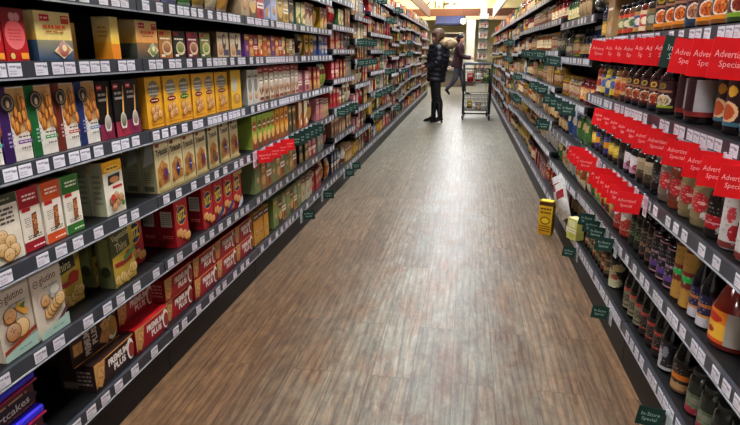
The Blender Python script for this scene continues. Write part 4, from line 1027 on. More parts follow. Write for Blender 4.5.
rspec = {3: dict(s0=[(None, None), ('tan', 'pasta_bag'), ('green', 'sauce_bottle')], s1=[('blue', 'sauce_bottle'), ('navy', 'sauce_bottle'), ('lime', 'glass_jar'), ('grey', 'sauce_bottle')], s2=[('crimson', 'glass_jar'), ('cream', 'glass_jar'), ('yellow', 'glass_jar')],
                 s3=[('green', 'pasta_bag'), ('blue', 'pasta_bag'), ('navy', 'sauce_bottle')], s4=[('orange', 'pasta_bag'), ('white', 'pasta_bag'), ('cream', 'pasta_bag'), ('green', 'pasta_bag')], base=[('brown', 'glass_jar'), ('crimson', 'seasoning_box')]),
         4: dict(s0=[('red', 'sauce_bottle'), ('orange', 'sauce_bottle'), ('tan', 'glass_jar')], s1=[('grey', 'sauce_bottle'), ('cream', 'glass_jar'), ('orange', 'glass_jar')], s2=[('yellow', 'glass_jar'), ('brown', 'seasoning_box'), ('cream', 'sauce_bottle')],
                 s3=[('brown', 'sauce_bottle'), ('tan', 'seasoning_box'), ('white', 'pasta_bag')], s4=[('white', 'pasta_bag'), ('cream', 'pasta_bag')], base=[('red', 'pasta_bag'), ('pink', 'seasoning_box'), ('crimson', 'seasoning_box')]),
         5: dict(s0=[('tan', 'sauce_bottle'), ('white', 'glass_jar')], s1=[('orange', 'glass_jar'), ('cream', 'sauce_bottle')], s2=[('lime', 'sauce_bottle'), ('tan', 'seasoning_box'), ('red', 'glass_jar')],
                 s3=[('tan', 'seasoning_box'), ('brown', 'glass_jar'), ('orange', 'pasta_bag')], s4=[('orange', 'pasta_bag'), ('brown', 'pasta_bag'), ('tan', 'pasta_bag')], base=[('red', 'glass_jar'), ('black', 'glass_jar'), ('yellow', 'pasta_bag')]),
         6: dict(base=[('yellow', 'pasta_bag'), ('lime', 'pasta_bag')], s4=[('yellow', 'pasta_bag'), ('tan', 'pasta_bag')], s3=[('yellow', 'glass_jar'), ('orange', 'glass_jar')])}
for i in range(3, 9):
    R = random.Random(190 + i)
    for row in RROWS[i]:
        runs = rspec.get(i, {}).get(row) or [(c, R.choice(list(RNM))) for c in R.sample(['red', 'brown', 'green', 'yellow', 'blue', 'orange', 'white', 'crimson', 'navy', 'lime', 'tan'], 4)]
        y0, y1 = RBAYS[i] + .04, RBAYS[i + 1] - .03
        span = (y1 - y0) / len(runs)
        for j, (cn, kn) in enumerate(runs):
            if kn is None: continue
            p = RK[kn, cn]; n = max(1, int(span / (p.w + .006))); pitch = span / n
            skip = i == 3 and row == 'base'
            for q in range(n):
                o = putR(p, row, y0 + span*j + pitch*(q + .5), f'{cn} {RNM[kn]}, {RNAME[row]}, {NB[i]} bay', R.uniform(0, .02) + (.05 if skip else 0), 0, RROWS[i][row],
                     f'{cn} {RNM[kn]} facings, {RNAME[row]}, {NB[i]} bay' if n > 1 else None, small=True)
                fit(o, p, RROWS[i], row)
for y, cn, d in ((2.86, 'grey', 'grey-blue pouch beside the antipasto jars,'), (2.965, 'yellow', 'yellow pouch between grey and red pouches,'), (3.075, 'red', 'red pouch between yellow and lime pouches,'), (3.19, 'lime', 'lime pouch between red and green pouches,'), (3.305, 'green', 'green pouch beside the orange pouch,'), (3.42, 'orange', 'orange pouch at the pillar end of its bay,')):
    putR(RK['pasta_bag', cn], 's4', y, d + ' second right shelf up', .004, small=True)
# top right: tall shelves over the near sauces lie above the frame; a dark wrapped pack lies on the shelf left of the pillar
pk = MB(); pk.loft([[( -.14 + .28*t, .07 + .06*math.cos(a)*s_, .05 + .05*math.sin(a)*s_) for a in [2*PI*k/12 for k in range(12)]] for t, s_ in ((0, .15), (.08, .7), (.3, 1), (.7, 1), (.92, .75), (1, .15))], ['#b85a4c', '#c89a80', '#2a2626', '#2a2626', '#3c3a36', '#b08a3c'], 'film')
PK = Proto('wrapped_pack', 'pack', .28, .1, .14, single=pk.mesh('wrapped_pack'))
PK.put((RF + .01, 3.72, RROWS[3]['s0'] + .022), -PI/2, 'dark wrapped pack lying on the sixth right shelf up beside the pillar')

# loose things at the foot of the right shelves
def a_yellow(f):
    f.rect(0, 0, 1, 1, '#c89a1c', '#d8b42c'); f.rect(0, .86, 1, .97, '#5a2c1c'); f.lines(.1, .6, .9, .82, 2, '#7a4c14'); f.ell(.5, .42, .36, .12, '#7a5a14'); f.ell(.5, .42, .28, .08, '#e0c030'); f.lines(.1, .08, .9, .28, 3, '#6a4414')
ybx = carton('noodle_carton', 'box', .10, .255, .06, '#c8a020', '#b08a18', '#d8c848', a_yellow, lambda g: (g.rect(0, 0, 1, 1, '#b88c18', '#c8a424'), g.lines(.1, .1, .9, .9, 6, '#7a5410')))
ybx.put((.622, 4.10, .001), -PI/2 + 1.1, 'yellow carton standing on the floor against the right shelving')
wbag = bag('white_pouch', 'bag', .19, .25, .05, '#d8d6d0', '#e4e2de', '#b02c3c', 0)
for i, (y, x, rx) in enumerate(((3.92, .675, -.40), (3.72, .672, -.46))):
    o = wbag.put((x, y, RZm['base'] + .03), -PI/2, ['white pouch with red print leaning out of the bottom shelf, farther one', 'white pouch with red print leaning out of the bottom shelf, nearer one'][i]); o.rotation_euler = (-rx*.2, rx, -PI/2 + .2)
pal = gen_box('pale_yellow_box', 'box', .085, .13, .06, '#c8c46a', '#d0cc7c', '#b8b458', 2); o = pal.put((.672, 3.38, RZ['base'] + .004), -PI/2 + .5, 'pale yellow box sticking out of the bottom right shelf')

# ------------------------------------------------------------------ promotional shelf tags
def tag_proto(kind, hinge):
    """flag held at the shelf edge, facing down the aisle; hinge -1: card reaches to -x, +1: to +x"""
    W, Hh = (.104, .090) if kind == 'red' and hinge < 0 else (.086, .072)
    cm = MB(); c = '#d3121c' if kind == 'red' else '#123a30'
    x0, x1 = sorted((0, hinge * W))
    cm.box(x0, -.0008, -Hh, x1, .0008, 0, c, 'print')
    f = Face(cm, (x0, -.001, -Hh), (W, 0, 0), (0, 0, Hh), 'print')
    if kind == 'red':
        f.text('Advertised', .07, .53, .76 if hinge < 0 else .9, .70, '#eeb6b2', .0); f.text('Special', .20, .25, .66 if hinge < 0 else .76, .45, '#eeb6b2', .0)
    else:
        f.text('In-Store', .14, .54, .84, .74, '#b4c8bc', .0); f.text('Special', .20, .22, .76, .46, '#b4c8bc', .0)
    pm = MB(); pm.box(-.0006, -.05, -.088, .0006, -.003, 0, '#d6c6ca' if kind == 'red' else '#c4c9c8', 'print')
    g = Face(pm, (-.0008, -.003, -.088) if hinge < 0 else (.0008, -.05, -.088), (0, -.047, 0) if hinge < 0 else (0, .047, 0), (0, 0, .088), 'print')
    g.lines(.12, .5, .88, .9, 4, '#b0848e' if kind == 'red' else '#8a9a98'); g.rect(.2, .12, .8, .36, '#b88a94' if kind == 'red' else '#9aa8a4')
    cl = MB(); cl.box(-.004, -.004, -.012, .004, .004, .004, '#c8c8c8', 'plastic')
    return [('printed_card', cm.mesh('printed_card'), []), ('price_card', pm.mesh('price_card'), []), ('clip', cl.mesh('clip'), [])]
TAGS = {(k, h): tag_proto(k, h) for k in ('red', 'green') for h in (-1, 1)}
def shelf_tag(kind, side, y, z, label, group=None, roll=None, size=1., card=True):
    h = -1 if side == 'R' else 1
    root = link('shelf_tag', None); X = RX - .0085 if side == 'R' else LX + .0085
    root.location = (X, y, z)
    root.scale = (size, size, size)
    for pn, pm, _ in TAGS[kind, h]:
        if pn == 'price_card' and not card: continue
        c = link(pn, pm, root)
        if pn == 'printed_card':
            r = (rnd.uniform(.08, .16) if roll is None else roll)
            c.rotation_euler = (0, r if side == 'R' else -r * .9, (rnd.uniform(-.14, .02) + .0) if side == 'R' else rnd.uniform(.0, .2)); c.location = (-.004 if side == 'R' else .004, 0, 0)
    tag(root, label, 'tag', group)
    return root
word = {'red': 'red Advertised Special tag', 'green': 'dark green In-Store Special tag'}
def tags(kind, side, ys, z, where, group, size=1., card=True):
    for i, y in enumerate(ys):
        lab = f'{word[kind]} {where}' if len(ys) == 1 else f'{ORD[i]} {word[kind]} along {where}'
        shelf_tag(kind, side, y, z, lab, group, None, size, card)
tags('red', 'R', [1.40, 1.505, 1.615, 1.775, 1.96, 2.105, 2.225, 2.345, 2.47, 2.61, 2.77], 1.040, 'fourth right shelf edge', 'red tags on the fourth right shelf', .86)
tags('red', 'R', [1.503, 1.63, 1.759], 1.326, 'fifth right shelf, right of green tag', 'red tags on the fifth right shelf', 1.06, False)
o = shelf_tag('green', 'R', 1.875, 1.334, 'dark green In-Store Special tag between the red tags, fifth right shelf edge', 'green tags on the right shelving', None, 1, False); o.scale = (1.16, 1.2, 1.3)
tags('red', 'R', [1.968, 2.072, 2.188, 2.346, 2.482, 2.635, 2.90], 1.340, 'fifth right shelf, left of green tag', 'red tags on the fifth right shelf', 1., False)
tags('red', 'R', [2.21, 2.33, 2.43, 2.51, 2.61, 2.69], .778, 'third right shelf, nearer cluster', 'red tags on the third right shelf', .9)
tags('red', 'R', [3.0, 3.11, 3.22, 3.31], .776, 'third right shelf, farther cluster', 'red tags on the third right shelf', .86)
tags('green', 'R', [2.52, 2.68, 2.79, 2.91], .496, 'second right shelf edge', 'green tags on the right shelving', .88)
tags('green', 'R', [1.70], .186, 'bottom right shelf edge at the foot of the picture', 'green tags on the right shelving', .95)
tags('green', 'R', [2.46], .190, 'bottom right shelf edge near the balsamic bottles', 'green tags on the right shelving', .85)
tags('green', 'R', [3.27], .188, 'bottom right shelf edge near the slim dressing bottles', 'green tags on the right shelving', .85)
tags('green', 'R', [4.465, 4.62], 1.262, 'fifth right shelf, left of the pillar', 'green tags on the right shelving')
tags('green', 'R', [5.317, 5.5, 5.741], RROWS[4]['s1'] - .004, 'fifth right shelf, fifth bay', 'green tags on the right shelving')
tags('green', 'R', [3.72, 3.945, 4.238, 4.578], .982, 'fourth right shelf, fourth bay', 'green tags on the right shelving')
tags('green', 'R', [5.0, 5.283, 5.6], RROWS[4]['s2'] - .004, 'fourth right shelf, fifth bay', 'green tags on the right shelving')
tags('green', 'R', [4.725, 4.9], RROWS[4]['s3'] - .004, 'third right shelf, fifth bay', 'green tags on the right shelving')
tags('green', 'R', [6.2, 6.5, 6.704], RROWS[5]['s1'] - .004, 'fifth right shelf, sixth bay', 'green tags on the right shelving')
tags('green', 'R', [7.2, 7.5, 7.8], RROWS[6]['s3'] - .004, 'third right shelf, seventh bay', 'green tags on the right shelving')
tags('green', 'R', [7.31, 7.6], RROWS[6]['s2'] - .004, 'fourth right shelf, seventh bay', 'green tags on the right shelving')
tags('green', 'R', [5.6, 5.9], RROWS[4]['s0'] + .29, 'top right shelf, fifth bay', 'green tags on the right shelving')
tags('green', 'R', [9.0, 9.5, 10.0], RROWS[8]['s0'] - .004, 'sixth right shelf, ninth bay', 'green tags on the right shelving')
tags('green', 'R', [9.2, 9.7], RROWS[8]['s1'] - .004, 'fifth right shelf, ninth bay', 'green tags on the right shelving')
tags('red', 'L', [2.99, 3.13, 3.27, 3.41], .762, 'third left shelf edge', 'red tags on the left shelving')
tags('green', 'L', [3.58, 3.70, 3.82, 3.94, 4.06, 4.18], .762, 'third left shelf beside red tags', 'green tags on the left shelving')
for j, y in enumerate((3.853, 4.484, 5.38, 5.74)):
    tags('green', 'L', [y], .172, f'{ORD[j]} one along the bottom left shelf edge', 'green tags on the left shelving')
def lt(row, i, ys, extra=''):
    tags('green', 'L', ys, LROWS[i][row] - .004, f'{LNAME[row]}, {NB[i]} bay', 'green tags on the left shelving')
lt('T', 6, [6.05, 6.25, 6.45, 6.65, 6.85]); lt('A', 6, [6.05, 6.3, 6.5, 6.7, 6.9]); lt('C', 5, [5.05, 5.2, 5.4, 5.6]); lt('V', 7, [7.1, 7.4, 7.7]); lt('A', 8, [8.1, 8.4, 8.7]); lt('U', 8, [8.2, 8.5, 8.8]); lt('V', 9, [9.2, 9.6]); lt('B', 8, [8.2, 8.6]); lt('C', 7, [7.3, 7.6, 7.9]); lt('D', 7, [7.2, 7.6]); lt('C', 8, [8.3, 8.7]); lt('D', 9, [9.2, 9.6]); lt('T', 11, [11.2, 11.5]); lt('A', 11, [11.2, 11.6]); lt('B', 10, [10.3, 10.6])
# ------------------------------------------------------------------ people
def catmull(pts, sub):
    P = [Vector(p) for p in pts]; out = []
    for i in range(len(P) - 1):
        p0, p1, p2, p3 = P[max(i-1, 0)], P[i], P[i+1], P[min(i+2, len(P)-1)]
        for k in range(sub):
            t = k / sub
            out.append(.5 * ((2*p1) + (p2-p0)*t + (2*p0-5*p1+4*p2-p3)*t*t + (-p0+3*p1-3*p2+p3)*t**3))
    out.append(P[-1]); return out
def limb(mb, data, col, m, n=14, sub=4, ax=(0, 1, 0)):
    """data: (x, y, z, r_along, r_across) down a limb or trunk; r_across lies along ax"""
    pts = catmull([d[:3] for d in data], sub); rad = catmull([(d[3], d[4], 0) for d in data], sub)
    A = Vector(ax); rings = []
    for i, p in enumerate(pts):
        d = (pts[min(i+1, len(pts)-1)] - pts[max(i-1, 0)]).normalized()
        u = A.cross(d).normalized(); v = d.cross(u).normalized()
        rings.append([p + u*rad[i].x*math.cos(2*PI*j/n) + v*rad[i].y*math.sin(2*PI*j/n) for j in range(n)])
    mb.loft(rings, col, m, True)
def ellipsoid(mb, c, r, col, m, nu=16, nv=10, wob=0., seed=1):
    R = random.Random(seed); rings = []
    for i in range(1, nv):
        t = PI * i / nv
        rings.append([(c[0] + r[0]*math.sin(t)*math.cos(2*PI*j/nu)*(1 + R.uniform(-wob, wob)), c[1] + r[1]*math.sin(t)*math.sin(2*PI*j/nu)*(1 + R.uniform(-wob, wob)), c[2] - r[2]*math.cos(t)) for j in range(nu)])
    mb.loft(rings, col, m, True)
def skin_body(name, V, E, R, parent, col='#b88a6e'):
    me = bpy.data.meshes.new(name); me.from_pydata(V, E, [])
    o = link(name, me, parent)
    md = o.modifiers.new('Skin', 'SKIN'); md.use_smooth_shade = True
    sv = me.skin_vertices[0].data
    for i, r in enumerate(R):
        sv[i].radius = r if isinstance(r, tuple) else (r, r)
        sv[i].use_root = i == 0
    o.modifiers.new('Subdivision', 'SUBSURF').levels = 1
    o.modifiers['Subdivision'].render_levels = 1
    m = bpy.data.materials.get('skin_tone') or bpy.data.materials.new('skin_tone'); m.use_nodes = True
    nt = m.node_tree; b = nt.nodes['Principled BSDF']
    if not b.inputs['Base Color'].is_linked:
        nz = nt.nodes.new('ShaderNodeTexNoise'); nz.inputs['Scale'].default_value = 12
        rp = nt.nodes.new('ShaderNodeValToRGB'); rp.color_ramp.elements[0].color = (*lin('#a87860'), 1); rp.color_ramp.elements[1].color = (*lin('#c89a80'), 1)
        nt.links.new(nz.outputs[0], rp.inputs[0]); nt.links.new(rp.outputs[0], b.inputs['Base Color']); b.inputs['Roughness'].default_value = .5
    me.materials.append(m)
    return o
def figure(root, J, S=1.0):
    """one continuous skinned body: pelvis, spine, head with nose and chin, arms with five-fingered hands, legs with feet"""
    V, E, R = [], [], []
    def add(p, r, par=None):
        V.append(tuple(p)); R.append(r)
        if par is not None: E.append((par, len(V) - 1))
        return len(V) - 1
    f = J['face']                         # unit vector the face looks along
    f = Vector(f).normalized()
    pel = add(J['pelvis'], (.12*S, .10*S)); sp = add(J['waist'], (.11*S, .085*S), pel); ch = add(J['chest'], (.13*S, .09*S), sp)
    nk = add(J['neck'], .052*S, ch); hd = Vector(J['head'])
    jaw = add(hd + f*.03*S + Vector((0, 0, -.07*S)), (.062*S, .066*S), nk); sk = add(hd + Vector((0, 0, .02*S)), (.082*S, .092*S), jaw); add(hd - f*.01*S + Vector((0, 0, .07*S)), (.066*S, .076*S), sk)
    nb = add(hd + f*.085*S + Vector((0, 0, .0)), .014*S, sk); add(hd + f*.108*S + Vector((0, 0, -.028*S)), .013*S, nb)
    side = f.cross(Vector((0, 0, 1)))
    for sg in (-1, 1):
        add(hd + side*sg*.085*S - f*.01*S, (.016*S, .022*S), sk)
    for sd in ('L', 'R'):
        sh = add(J['sh' + sd], .058*S, ch); el = add(J['el' + sd], .042*S, sh); wr = add(J['wr' + sd], .028*S, el)
        w, e = Vector(J['wr' + sd]), Vector(J['el' + sd]); d = (w - e).normalized()
        up = Vector((0, 1, 0)); across = up; curl = d.cross(across).normalized()
        if curl.z > 0: curl = -curl
        pm = add(w + d*.055*S, (.036*S, .020*S), wr)
        for k, (off, ln) in enumerate(((-.027, .066), (-.009, .076), (.009, .072), (.027, .056))):
            k1 = add(w + d*.09*S + across*off*S, .0092*S, pm)
            k2 = add(w + d*(.09 + ln*.5)*S + across*off*1.1*S + curl*.012*S, .0085*S, k1)
            add(w + d*(.09 + ln*.8)*S + across*off*1.1*S + curl*(.02 + ln*.4)*S, .0075*S, k2)
        sg = -1 if sd == 'L' else 1
        t1 = add(w + d*.035*S + across*sg*.042*S + curl*.008*S, .0105*S, pm); add(w + d*.075*S + across*sg*.058*S + curl*.02*S, .0088*S, t1)
        hp = add(J['hp' + sd], .085*S, pel); kn = add(J['kn' + sd], .055*S, hp); an = add(J['an' + sd], .032*S, kn); add(Vector(J['an' + sd]).lerp(Vector(J['to' + sd]), .55), .02*S, an)
    return skin_body('body', V, E, R, root)

# woman in the black puffer coat, looking down at the left shelves
W = link('person', None); W.location = (-.53, 10.93, 0)
tag(W, 'woman in a black puffer coat with fur hood and black boots facing the left shelves', 'person')
J = dict(face=(-.9, -.28, -.35), pelvis=(-.02, 0, .93), waist=(.0, 0, 1.08), chest=(.02, 0, 1.28), neck=(.0, 0, 1.45), head=(-.035, -.01, 1.585),
         shL=(.02, .17, 1.38), elL=(-.06, .22, 1.12), wrL=(-.25, .16, 1.05), shR=(.02, -.17, 1.38), elR=(.02, -.22, 1.12), wrR=(-.17, -.16, 1.02),
         hpL=(-.02, .085, .88), knL=(-.05, .085, .50), anL=(-.06, .085, .12), toL=(-.19, .085, .03), hpR=(-.02, -.085, .88), knR=(.02, -.085, .50), anR=(.075, -.085, .12), toR=(-.06, -.085, .03))
figure(W, J, .97)
c = MB()
coat = []
for i in range(17):                       # quilted bulges down the coat
    t = i / 16; z = 1.45 - .69*t
    r = .155 + .035*math.sin(PI*min(1, t*1.3)) + (.010 if i % 2 else -.006)
    if t < .06: r = .09
    coat.append((.02 - .05*t, 0, z, r*1.12, r*1.25))
limb(c, coat, '#14161f', 'puffer', 22, 2)
CT = link('puffer_coat', c.mesh('puffer_coat'), W)
for a, b, d in ((J['shL'], J['elL'], J['wrL']), (J['shR'], J['elR'], J['wrR'])):
    s_ = MB(); a, b, d = Vector(a), Vector(b), Vector(d); data = []
    for i in range(13):
        t = i / 12; p = a.lerp(b, t*2) if t < .5 else b.lerp(d, t*2 - 1)
        r = .088 - .028*t + (.009 if i % 2 else -.007); data.append((*p, r, r))
    limb(s_, data, '#171a24', 'puffer', 14, 2, (0, 1, .01)); link('sleeve', s_.mesh('sleeve'), CT)
h = MB(); ring = []
for i in range(15):
    a = -2.0 + 4.0 * i / 14
    ring.append((.13 + .085*math.cos(a) , .19*math.sin(a), 1.455 + .03*math.cos(a), .066, .060))
limb(h, ring, '#a08a6c', 'fur', 14, 2, (0, 0, 1)); ellipsoid(h, (.18, -.03, 1.45), (.165, .2, .105), '#a08b6c', 'fur', 22, 14, .09)
link('fur_hood', h.mesh('fur_hood'), CT)
h = MB(); ellipsoid(h, (-.008, -.004, 1.615), (.118, .108, .115), '#5a4230', 'hair', 18, 12, .03, 4)
limb(h, [(.03, .07, 1.60, .05, .05), (.04, .09, 1.52, .045, .045), (.02, .09, 1.43, .025, .03)], '#52392a', 'hair', 10); limb(h, [(.0, -.085, 1.61, .045, .035), (-.01, -.098, 1.53, .045, .03), (-.03, -.09, 1.44, .02, .02)], '#5a4030', 'hair', 10)
link('hair', h.mesh('hair'), W)
for sg in (-1, 1):
    e = MB(); fv = Vector(J['face']).normalized(); sv_ = fv.cross(Vector((0, 0, 1))).normalized(); p = Vector(J['head']) + fv*.082 + sv_*sg*.032 + Vector((0, 0, .01)); ellipsoid(e, p, (.011, .011, .008), '#241a16', 'plastic', 8, 6); link('eye', e.mesh('eye'), W)
e = MB(); p = Vector(J['head']) + fv*.088 + Vector((0, 0, -.066)); ellipsoid(e, p, (.012, .022, .007), '#8a4a44', 'skin', 8, 6); link('mouth', e.mesh('mouth'), W)
lg = MB()
for sd in ('L', 'R'):
    a, k, an = J['hp' + sd], J['kn' + sd], J['an' + sd]
    limb(lg, [(*a, .098, .094), ((a[0]+k[0])/2 - .01, a[1], .68, .082, .08), (*k, .062, .06), ((k[0]+an[0])/2 + .015, k[1], .36, .058, .055), (an[0], an[1], .2, .044, .044)], '#121216', 'cloth', 14)
link('leggings', lg.mesh('leggings'), W)
for sd in ('L', 'R'):
    bt = MB(); an = J['an' + sd]
    kx = J['kn' + sd][0]; lx = lambda z: an[0] + (kx - an[0]) * (z - .12) / .38
    limb(bt, [(lx(.38) + .008, an[1], .38, .061, .058), (lx(.28) + .006, an[1], .28, .055, .052), (an[0], an[1], .16, .047, .047), (an[0] + .004, an[1], .09, .048, .045)], '#101012', 'gloss', 14)
    limb(bt, [(an[0] + .05, an[1], .095, .03, .036), (an[0], an[1], .085, .046, .042), (an[0] - .07, an[1], .045, .036, .045), (an[0] - .15, an[1], .024, .024, .04), (an[0] - .19, an[1], .016, .01, .02)], '#101012', 'gloss', 12, 3)
    bt.loft([[(an[0] + .035 + r*math.cos(q*PI/4), an[1] + r*math.sin(q*PI/4), z) for q in range(8)] for z, r in ((0, .02), (.04, .018), (.08, .03))], '#0c0c0e', 'gloss')
    link('boot', bt.mesh('boot'), W)

# second shopper, walking to the right behind the trolley
W2 = link('person', None); W2.location = (-.27, 18.0, 0)
tag(W2, 'shopper in a dark maroon coat and grey trousers walking right behind the trolley', 'person')
J = dict(face=(1, -.1, -.1), pelvis=(.0, 0, .98), waist=(.02, 0, 1.13), chest=(.04, 0, 1.36), neck=(.05, 0, 1.54), head=(.075, 0, 1.69),
         shL=(.03, .19, 1.46), elL=(.14, .23, 1.19), wrL=(.40, .17, 1.14), shR=(.03, -.19, 1.46), elR=(.12, -.23, 1.18), wrR=(.38, -.17, 1.12),
         hpL=(.0, .09, .93), knL=(.16, .09, .54), anL=(.24, .09, .10), toL=(.39, .09, .03), hpR=(0, -.09, .93), knR=(-.06, -.09, .52), anR=(-.30, -.09, .20), toR=(-.24, -.09, .05))
figure(W2, J, 1.03)
c = MB()
limb(c, [(.05, 0, 1.57, .075, .08), (.04, 0, 1.50, .12, .18), (.04, 0, 1.36, .155, .225), (.02, 0, 1.15, .145, .205), (-.01, 0, .98, .165, .215), (-.03, 0, .84, .175, .22)], '#3a1c22', 'cloth', 22)
CT = link('coat', c.mesh('coat'), W2)
for sd in ('L', 'R'):
    s_ = MB(); limb(s_, [(*J['sh' + sd], .085, .085), (*J['el' + sd], .064, .064), (*J['wr' + sd], .048, .048)], '#3a1c22', 'cloth', 12); link('sleeve', s_.mesh('sleeve'), CT)
t = MB()
for sd in ('L', 'R'):
    a, k, an = J['hp' + sd], J['kn' + sd], J['an' + sd]; limb(t, [(*a, .11, .105), (*k, .08, .078), (*an, .06, .06)], '#4c4b52', 'cloth', 14)
link('trousers', t.mesh('trousers'), W2)
for sd in ('L', 'R'):
    s_ = MB(); an, to = Vector(J['an' + sd]), Vector(J['to' + sd]); d = to - an
    hl = an + Vector((-.04, 0, -.055)) if sd == 'L' else an + Vector((-.045, 0, -.01))
    tip = Vector((to.x + .05, to.y, .028)) if sd == 'L' else Vector((to.x + .03, to.y, .03))
    limb(s_, [(*hl, .034, .04), (*((hl + tip)/2 + Vector((0, 0, .014))), .042, .048), (*tip, .024, .04)], '#17161a', 'gloss', 12, 3); link('shoe', s_.mesh('shoe'), W2)
h = MB(); ellipsoid(h, (.055, 0, 1.73), (.108, .1, .1), '#241812', 'hair', 16, 10, .03, 9); ellipsoid(h, (.0, 0, 1.67), (.075, .085, .1), '#241812', 'hair', 14, 8, .03, 5); link('hair', h.mesh('hair'), W2)
for sg in (-1, 1):
    e = MB(); ellipsoid(e, (.163, sg*.033, 1.70), (.01, .011, .008), '#241a16', 'plastic', 8, 6); link('eye', e.mesh('eye'), W2)
e = MB(); ellipsoid(e, (.165, 0, 1.625), (.012, .024, .007), '#8a4a44', 'skin', 8, 6); link('mouth', e.mesh('mouth'), W2)

# ------------------------------------------------------------------ two-tier shopping trolley with groceries
T = link('shopping_trolley', None); T.location = (.225, 11.3, 0)
tag(T, 'black two-tier shopping trolley with groceries beside the woman in black', 'trolley')
fr = MB()
for sx in (-.255, .255):
    fr.tube([(sx, .02, .13), (sx, .0, .60), (sx*1.03, -.03, 1.06)], .02, '#131416', 'metal')
    fr.tube([(sx, .70, .13), (sx, .72, .92)], .013, '#1a1b1e', 'metal'); fr.tube([(sx, .02, .135), (sx, .70, .135)], .014, '#1a1b1e', 'metal')
for y in (.02, .70):
    fr.tube([(-.255, y, .135), (.255, y, .135)], .014, '#1a1b1e', 'metal')
link('trolley_frame', fr.mesh('trolley_frame'), T)
hd = MB(); hd.tube([(-.28, -.035, 1.085), (.28, -.035, 1.085)], .024, '#5e6468', 'plastic', 12)
for sx in (-.268, .268): hd.tube([(sx, -.035, 1.085), (sx, -.03, 1.02)], .02, '#26282b', 'plastic')
link('handle', hd.mesh('handle'), T)
def basket(z0, z1, col, y0=.03, y1=.69, step=.04):
    b = MB(); x = .235
    n = int(2*x/step)
    for i in range(n + 1):
        xx = -x + 2*x*i/n
        for yy in (y0, y1): b.box(xx - .0025, yy - .0025, z0, xx + .0025, yy + .0025, z1, col, 'steel')
        b.box(xx - .0025, y0, z0 - .0025, xx + .0025, y1, z0 + .0025, col, 'steel')
    m_ = int((y1 - y0)/step)
    for i in range(m_ + 1):
        yy = y0 + (y1 - y0)*i/m_
        for xx in (-x, x): b.box(xx - .0025, yy - .0025, z0, xx + .0025, yy + .0025, z1, col, 'steel')
        b.box(-x, yy - .0025, z0 - .0025, x, yy + .0025, z0 + .0025, col, 'steel')
    for k in range(5):
        z = z0 + (z1 - z0)*k/4; e = .006 if k == 4 else .003
        for yy in (y0, y1): b.box(-x, yy - e, z - e, x, yy + e, z + e, col, 'steel')
        for xx in (-x, x): b.box(xx - e, y0, z - e, xx + e, y1, z + e, col, 'steel')
    return b
link('upper_basket', basket(.72, .98, '#1c1d20').mesh('upper_basket'), T)
link('lower_basket', basket(.20, .50, '#77797b', step=.028).mesh('lower_basket'), T)
cm = MB(); cm.box(-.008, -.018, .045, .008, .018, .13, '#26272a', 'metal'); cm.box(-.022, -.03, .035, -.013, .03, .1, '#26272a', 'metal'); cm.box(.013, -.03, .035, .022, .03, .1, '#26272a', 'metal')
wm = MB(); wm.lathe([(.02, -.012), (.045, -.011), (.05, 0), (.045, .011), (.02, .012)], '#121214', 'plastic', 16)
cme = cm.mesh('caster'); wme = wm.mesh('wheel')
for sx, sy in ((-.255, .02), (.255, .02), (-.235, .68), (.235, .68)):
    ca = link('caster', cme, T); ca.location = (sx, sy, 0); wl = link('wheel', wme, ca); wl.location = (0, 0, .05); wl.rotation_euler = (0, PI/2, 0)
gz = .725
def incart(p, x, y, z, rz, label):
    p.put((.225 + x, 11.3 + y, z), rz, label)
incart(kb['chip_bag', 'red'], -.14, .08, gz, 0, 'red bag of groceries at the left of the trolley basket')
incart(kb['chip_bag', 'white'], .02, .08, gz, .1, 'white bag of groceries in the middle of the trolley basket')
incart(RK['pasta_bag', 'green'], .15, .09, gz, -.1, 'green bag of groceries at the right of the trolley basket')
incart(kb['snack_box', 'cream'], -.12, .25, gz, .0, 'cream box of groceries farther back in the trolley basket')
incart(kb['tall_cracker_box', 'crimson'], .06, .25, gz, .0, 'crimson tall box farther back in the trolley basket')
incart(RK['pasta_bag', 'yellow'], -.13, .1, .205, 0, 'yellow bag lying in the lower trolley basket')
incart(kb['cookie_packet', 'brown'], .04, .12, .205, .0, 'brown packet in the lower trolley basket')
lt_ = MB(); ellipsoid(lt_, (0, 0, .07), (.065, .07, .07), '#7a9a4c', 'cloth', 16, 10, .08, 3); LT = Proto('lettuce', 'lettuce', .18, .17, .16, single=lt_.mesh('lettuce'))
LT.put((.385, 11.72, gz + .002), 0, 'pale green lettuce at the far side of the trolley basket')

# ------------------------------------------------------------------ beyond the end of the aisle
D = link('display_fridge', None); D.location = (-.72, 23.0, 0); tag(D, 'open display fridge beyond the aisle end, below the blue awning', 'fridge')
a = MB(); a.box(-.66, 0, 0, .60, .06, 2.02, '#cfcabd', 'painted_wall'); a.box(-.66, -.55, 0, -.62, .0, 2.02, '#b8b2a4', 'painted_wall'); a.box(.56, -.55, 0, .60, 0, 2.02, '#b8b2a4', 'painted_wall'); a.box(-.66, -.55, 1.96, .60, .0, 2.02, '#a89a80', 'painted_wall'); a.box(-.66, -.55, 0, .60, 0, .3, '#6a5a48', 'painted_wall'); link('case', a.mesh('case'), D)
b = MB(); b.box(-.615, -.5, -.02, .555, -.004, 0, '#8a8880', 'metal'); sme = b.mesh('shelf')
for z in (.62, .98, 1.34, 1.68):
    s_ = link('shelf', sme, D); s_.location = (0, 0, z)
R = random.Random(77)
for k, z in enumerate((.62, .98, 1.34, 1.68)):
    for j in range(6):
        cn = R.choice(['cream', 'white', 'yellow', 'tan', 'red', 'green', 'orange'])
        kb['cookie_packet', cn].put((-.72 - .53 + .2*j, 22.56, z + .002), 0, f'{ORD[j]} {cn} chilled packet from the left, {["lowest", "second", "third", "top"][k]} fridge shelf')
